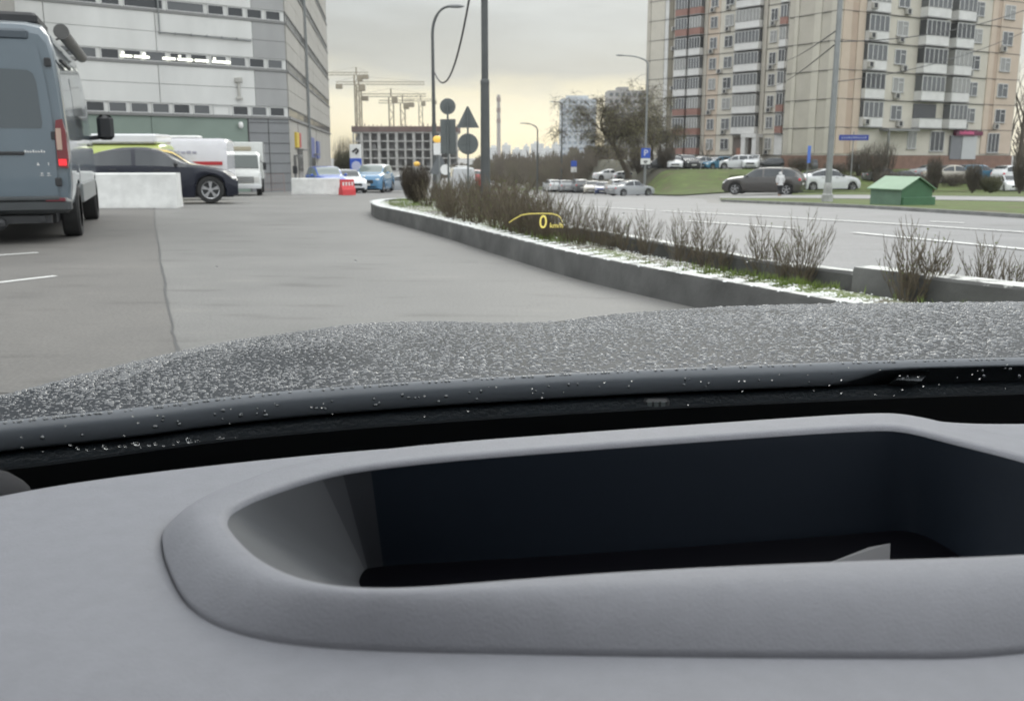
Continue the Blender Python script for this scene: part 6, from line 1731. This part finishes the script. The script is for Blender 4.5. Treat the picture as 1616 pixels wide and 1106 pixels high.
SH = [(834, 375, 76, 0, 'bare shrub left of the speed figure, low and wide'), (862, 381, 74, 3, 'bare shrub directly behind the speed figure'), (893, 385, 72, 0, 'bare shrub just right of the speed unit lettering'), (918, 388, 66, 1, 'second bare shrub to the right of the speed unit lettering'), (1600, 478, 80, 2, 'bare shrub at the right edge of the picture in the median'), (1546, 470, 92, 1, 'slender bare shrub right of the wide split one'), (1430, 474, 118, 1, 'bare shrub with wide gaps above the bonnet edge'), (1462, 472, 100, 2, 'sparse shrub directly right of the gappy one'), (1262, 446, 108, 3, 'densest bare shrub rising from a bright grass patch'), (1198, 432, 82, 1, 'bare shrub left of the densest one'), (1228, 440, 60, 2, 'small shrub between two taller bare ones'), (1110, 420, 82, 0, 'bushy bare shrub below the lamp with parking sign'), (1072, 412, 72, 1, 'bare shrub left of the bushy one'), (1138, 424, 56, 2, 'short twiggy shrub leaning right of the bushy one'),
      (1020, 402, 66, 0, 'bare shrub below the near end of the kerbside car row'), (985, 396, 58, 2, 'low shrub in the middle of the hedge line'), (945, 390, 66, 1, 'bare shrub right of the speed figure'), (962, 394, 55, 0, 'thick short shrub right of the speed figure')]
for a in SH: shrub(*a)
# far half of the bed: closer planted, placed by plan
rnd = random.Random(11)
far_lab = ['bare shrub behind the speed figure', 'dark shrub at the foot of the thick mast', 'twiggy shrub left of the thick mast', 'tall fanned shrub right of the thick mast', 'low shrub on the kerb side below the thick mast', 'shrub between the thick mast and the speed figure', 'shrub on the road side of the thick mast', 'dense shrub under the triangle sign', 'shrub under the tall rectangular sign', 'wide shrub in front of the sign posts', 'small shrub beside the trimmed round bush', 'far shrub behind the trimmed round bush', 'shrub above the bend of the kerb', 'tangled shrub right of the triangle sign post', 'shrub with many upright twigs left of the speed figure', 'low bushy shrub left of the speed figure', 'thin shrub on the road side behind the speed figure', 'short shrub by the kerb left of the speed figure', 'shrub at the road side of the sign posts', 'shrub close to the kerb before the sign posts']
spots_ = [(.35, 12.6), (-.45, 15.6), (-1.0, 16.4), (.1, 15.2), (-.95, 15.0), (.12, 14.0), (-.15, 16.6), (-.95, 19.6), (-1.5, 20.4), (-1.35, 18.0), (-.2, 20.0), (-1.0, 22.9), (-1.2, 16.9), (-.55, 18.2), (-.25, 13.3), (-.5, 14.3), (.35, 11.6), (-.1, 12.6), (-.8, 21.8), (-1.7, 19.0)]
extra = [q_ for q_ in [(-.75, 15.2), (-.3, 14.8), (-.1, 15.8), (-.65, 16.9), (-1.15, 17.2), (-.35, 17.4), (-1.5, 17.2), (.0, 13.2), (.25, 13.2), (.1, 12.0), (.55, 11.9), (-.6, 14.0), (.65, 11.0), (.4, 10.8), (.85, 10.6), (.55, 10.3), (.95, 9.9), (-1.3, 19.3), (-.9, 20.6), (-1.8, 19.6)] if q_[1] > 11.55 and q_ not in ((-1.8, 19.6), (-1.5, 17.2))]
# these grow so tangled together that nothing tells them apart
for i, (x, y) in enumerate(extra):
    me, h = protos[i % 4]; o = bpy.data.objects.new('bare_shrub', me); COL.objects.link(o); o.location = (x, y, zg(x, y) + .18)
    s_ = rnd.uniform(.85, 1.15) * (.66 / h); o.scale = (s_ * 1.1, s_ * 1.1, s_); o.rotation_euler.z = rnd.uniform(0, 6.28)
    tag(o, 'one of the tangled bare shrubs merging into a dark twiggy hedge along the median', 'shrub', 'bare shrubs along the median')
for i, (lab, (x, y)) in enumerate(zip(far_lab, spots_)):
    me, h = protos[(i * 7 + 3) % 4]; o = bpy.data.objects.new('bare_shrub', me); COL.objects.link(o); o.location = (x, y, zg(x, y) + .2)
    s_ = rnd.uniform(.85, 1.15) * (.70 / h); o.scale = (s_ * 1.15, s_ * 1.15, s_); o.rotation_euler.z = rnd.uniform(0, 6.28)
    tag(o, lab, 'shrub', 'bare shrubs along the median')
# clipped twiggy bush
def clipped(px, Y, wpx, hpx, label, top=1.0, m=M_BRUSH, base=.45, name='trimmed_bush', n=1500, dz=0):
    k = Y / F; w, h = wpx * k / 2, hpx * k; b0 = placed(px, Y); b0.z += dz; rnd = random.Random(int(px * 7)); mb = MB()
    for i in range(n):
        a = rnd.uniform(0, 6.28); rr = rnd.random() ** .5; zt_ = h * rnd.uniform(.15, 1.0)
        e = lambda z: w * (base + (1 - base) * min(1, z / (h * .55))) * (1 if z < h * .75 else max(.2, 1 - top * .45 * ((z / h - .75) / .25) ** 2))
        x0, y0 = math.cos(a) * rr, math.sin(a) * rr
        z1 = zt_ * rnd.uniform(.4, .85); p1 = Vector((x0 * e(z1), y0 * e(z1), z1)); p2 = Vector((x0 * e(zt_) + rnd.uniform(-.1, .1) * w, y0 * e(zt_) + rnd.uniform(-.1, .1) * w, zt_))
        p2 = p1 + (p2 - p1).normalized() * min((p2 - p1).length, h * .4)
        t_ = max(.0012, .55 * k * .5)
        sd_ = Vector((rnd.uniform(-1, 1), rnd.uniform(-1, 1), rnd.uniform(-.3, .3))).normalized() * t_
        mb.poly([p1 - sd_, p1 + sd_, p2])
    for i in range(8):
        a = i * .785; mb.tube([(0.05 * w * math.cos(a), .05 * w * math.sin(a), -.05), (w * .5 * math.cos(a), w * .5 * math.sin(a), h * .6)], [.05 * w, .02 * w], 4, 0, False)
    o = mb.build(name, m); o.location = b0
    return tag(o, label, 'bush')
o = clipped(655, 20.6, 50, 66, 'round dark clipped bush on the tip of the median', name='trimmed_bush', n=4200, dz=.2, m=mat('dark_brush', (.065, .052, .038), .95, var=.3, vscale=2))
clipped(1566, 62, 36, 30, 'round olive clipped bush right of the beige sedan', m=mat('olive_brush', (.085, .085, .045), .95, var=.4, vscale=1), n=2000)
clipped(1537, 62, 26, 52, 'tall vase shaped bare bush beside the beige sedan', top=.2, base=.25, n=1600); clipped(1612, 58, 30, 72, 'tall vase shaped bare bush at the right edge', top=.2, base=.25, n=1800)
clipped(1475, 66, 24, 62, 'dark tall bush between kiosk roof and beige sedan', top=.3, base=.35, n=1600)
for i, (px, Y, w, h, lab) in enumerate([(1262, 96, 40, 24, 'brown hedge stretch behind the white SUV bonnet'), (1384, 88, 56, 62, 'tall brown bush before the plinth of the peach block'), (1355, 92, 40, 42, 'brown bush behind the street name sign post'), (1430, 76, 60, 34, 'dark hedge stretch above the kiosk roof'), (1404, 80, 50, 40, 'dark hedge stretch left above the kiosk'), (1505, 84, 40, 26, 'dark hedge stretch behind the beige sedan'), (1548, 80, 40, 28, 'dark hedge stretch below the blue grey SUV'), (1320, 92, 44, 22, 'brown hedge stretch behind the tall lamp post'), (1050, 103, 30, 36, 'grey brown bush at the corner of the bank'), (1166, 88, 30, 15, 'small green bush at the right end of the grass bank'), (1575, 82, 36, 26, 'dark hedge stretch right of the vase shaped bush'), (1290, 86, 60, 18, 'low brown hedge between the brown hatchback and the tall lamp post'), (1008, 112, 44, 34, 'dark undergrowth bush right of the willow trunk'), (1455, 84, 60, 30, 'dark hedge stretch in front of the grey sedan with bright roof'), (1530, 86, 60, 26, 'dark hedge stretch under the magenta shop sign'), (1600, 82, 50, 24, 'dark hedge stretch at the right edge of the picture')]):
    clipped(px, Y, w, h * (0.85 if Y < 90 and i > 2 else 1.1), lab, base=.7, n=1500, m=M_BRUSH if i != 9 else mat('dull_green', (.06, .08, .03), .95, var=.4), name='hedge_bush')
clipped(546, 120, 36, 58, 'dark green brown bush beside the far end of the panel building', m=mat('ivy_dull', (.075, .075, .045), .95, var=.4, vscale=.5), base=.8, n=2500, name='tall_bush')
clipped(545, 150, 40, 80, 'pale bare tree behind the far corner of the panel building', m=mat('pale_twig', (.17, .15, .11), .95, var=.3), base=.5, n=1200, name='bare_tree')

# leaning willow with young leaves
def tree(label, base, h, lean, crown_c, crown_r, seed, name='willow_tree', leaves=9000, leafm=M_LEAF, droop=.10, lsize=.16, limbs=9, tr=.34, depth=3):
    rnd = random.Random(seed); t = thing(name, label, 'tree', base)
    mb = MB(); pts, rad = [], []
    for k in range(9):
        s_ = k / 8; pts.append(Vector((lean[0] * s_ ** 1.3 + .08 * math.sin(k * 1.7), lean[1] * s_, h * s_))); rad.append(tr * (1 - .6 * s_) * (1.25 if k == 0 else 1))
    mb.tube(pts, rad, 9, 0, False); mb.build('trunk', M_BARK, t, smooth=True)
    mb = MB(); tips = []
    for i in range(limbs):
        p = pts[rnd.randint(4, 8)]; tgt = Vector(crown_c) + Vector((rnd.uniform(-1, 1) * crown_r[0], rnd.uniform(-1, 1) * crown_r[1], rnd.uniform(-.5, .9) * crown_r[2])) * .75
        d = tgt - p; L_ = d.length
        branchy(mb, p, d.normalized(), L_ * .72, tr * .28, depth, rnd, .75, 3, droop, 5, tips)
    for tp, dd in tips:          # thin hanging twigs
        for q_ in range(7):
            p = tp[rnd.randint(1, 4)]; e = p + Vector((rnd.gauss(0, .7), rnd.gauss(0, .7), rnd.uniform(-1.3, .7))); mid = p.lerp(e, .5) + Vector((0, 0, .25)); mb.tube([p, mid, e], [.022, .016, .008], 3, 0, False)
    mb.build('limb', M_BARK, t)
    lv = MB()
    for i in range(leaves):
        tp, dd = tips[rnd.randrange(len(tips))]; b_ = tp[rnd.randint(1, 4)].lerp(tp[rnd.randint(1, 4)], rnd.random()) + Vector((rnd.gauss(0, .5), rnd.gauss(0, .5), rnd.gauss(-.3, .5)))
        a = rnd.uniform(0, 6.28); s_ = lsize * rnd.uniform(.5, 1.3); ux = Vector((math.cos(a), math.sin(a), rnd.uniform(-.4, .4))) * s_ * .45; uz = Vector((rnd.uniform(-.3, .3), rnd.uniform(-.3, .3), -1)) * s_ * 1.2
        lv.poly([b_ - ux, b_ + uz * .5 - ux * .2, b_ + uz, b_ + ux], 0)
    lv.build('crown', leafm, t)
    return t
b0 = placed(992, 104); k = 104 / F; b0.z = at_y(992, 282, 104).z
tree('large leaning willow with pale olive leaves and dark trunk above the kerbside cars', b0, 82 * k, (-46 * k, 0), (-26 * k, 0, 92 * k), (52 * k, 3.6, 44 * k), 5, leaves=10500, limbs=13, lsize=.12)
b0 = placed(1030, 112); tree('smaller olive willow before the left corner of the far apartment block', b0, 60 * k, (-6 * k, 0), (4 * k, 0, 70 * k), (32 * k, 3, 36 * k), 8, leaves=6000, lsize=.13, tr=.2, limbs=6)
# bare trees at the right edge
def bare_tree(label, base, h, seed, m=M_BRUSH, group=None, spread=.55, depth=4, tr=.16):
    rnd = random.Random(seed); t = thing('bare_tree', label, 'tree', base, 0, group)
    mb = MB(); mb.tube([(0, 0, -.2), (rnd.uniform(-.1, .1), 0, h * .2), (rnd.uniform(-.2, .2), 0, h * .4)], [tr, tr * .85, tr * .7], 7, 0, False); mb.build('trunk', m, t, smooth=True)
    mb = MB(); 
    for i in range(4): branchy(mb, Vector((0, 0, h * (.2 + .06 * i))), Vector((rnd.uniform(-.6, .6), rnd.uniform(-.6, .6), 1)).normalized(), h * .36, tr * .5, depth, rnd, spread, 3, 0, 4, None, .05)
    mb.build('crown', m, t); return t
for i, (px, Y, hp, lab) in enumerate([(1606, 118, 200, 'tall bare tree against the white sky at the right edge'), (1640, 112, 215, 'bare tree just outside the right end of the peach block'), (1588, 128, 120, 'dark bare tree in the gap right of the peach block')]):
    bare_tree(lab, placed(px, Y), hp * Y / F, 20 + i, tr=.25)
for i, (px, Y, hp, lab) in enumerate([(1395, 93, 56, 'small bare tree in front of the porch of the peach block'), (1040, 106, 70, 'bare grey tree before the red balconies on the left'), (1112, 108, 44, 'bare tree before the beige windows behind the teal car'), (1062, 106, 60, 'dark bare tree at the left end of the bank top row')]):
    bare_tree(lab, placed(px, Y), hp * Y / F, 40 + i, tr=.12, depth=3, m=mat('grey_twig', (.13, .115, .09), .95, var=.3))
# brown leafless woodland beyond the road reads as one mass
rnd = random.Random(3); v, f = [], []
def wood_tree(x, y, z, h):
    tw = .05 * y / 200
    for i in range(90):
        a = rnd.uniform(0, 6.28); rr = rnd.random() ** .6 * h * .34; z0 = h * rnd.uniform(0.0, .75); z1 = min(h * (1.02 - .3 * (rr / (h * .34)) ** 2) * rnd.uniform(.8, 1), z0 + h * rnd.uniform(.12, .4))
        p = Vector((x + math.cos(a) * rr * (.35 + .65 * z0 / h), y + math.sin(a) * rr * .7, z + z0)); q = Vector((x + math.cos(a) * rr + rnd.uniform(-.4, .4), y + math.sin(a) * rr * .7, z + z1)); w = rnd.uniform(.05, .16) * y / 170
        k = len(v); v.extend([(p.x - w, p.y, p.z), (p.x + w, p.y + w * .3, p.z), (q.x + w * .2, q.y, q.z)]); f.append((k, k + 1, k + 2))
for i in range(150):
    px = rnd.uniform(752, 1032); Y = rnd.uniform(165, 250); x = (px - 808) / F * Y; pt_ = 238 + rnd.uniform(-9, 18) - 8 * math.exp(-((px - 960) / 60) ** 2)
    z0 = zg(x, Y); wood_tree(x, Y, z0, at_y(px, pt_, Y).z - z0)
for i in range(40):
    px = rnd.uniform(690, 770); Y = rnd.uniform(180, 240); x = (px - 808) / F * Y; z0 = zg(x, Y); wood_tree(x, Y, z0, at_y(px, rnd.uniform(252, 268), Y).z - z0)
for i in range(40):
    px = rnd.uniform(1590, 1700); Y = rnd.uniform(140, 170); x = (px - 808) / F * Y; z0 = 0.; wood_tree(x, Y, z0, at_y(px, rnd.uniform(140, 200), Y).z - z0)
me = bpy.data.meshes.new('woodland'); me.from_pydata(v, [], f); me.materials.append(mat('woodland_brown', (.105, .088, .068), .95, vscale=.06, stops=[(.3, (.10, .085, .07)), (.5, (.15, .128, .10)), (.7, (.17, .16, .105))]))
o = bpy.data.objects.new('woodland', me); COL.objects.link(o); tag(o, 'brown leafless woodland beyond the road reading as one mass', 'woodland', kind='stuff')

# ================================================================ AIR
hz = MB(); hz.box(-950, 950, -40, 1400, -9, 75)
hm = bpy.data.materials.new('haze'); hm.use_nodes = True; t = hm.node_tree; t.nodes.clear()
om = N(t, 'ShaderNodeOutputMaterial'); pv = N(t, 'ShaderNodeVolumePrincipled'); pv.inputs['Color'].default_value = (.93, .94, .95, 1); pv.inputs['Density'].default_value = 0.00022; pv.inputs['Anisotropy'].default_value = 0.3
t.links.new(pv.outputs[0], om.inputs['Volume'])
if HAZE: tag(hz.build('haze', hm), kind='stuff')
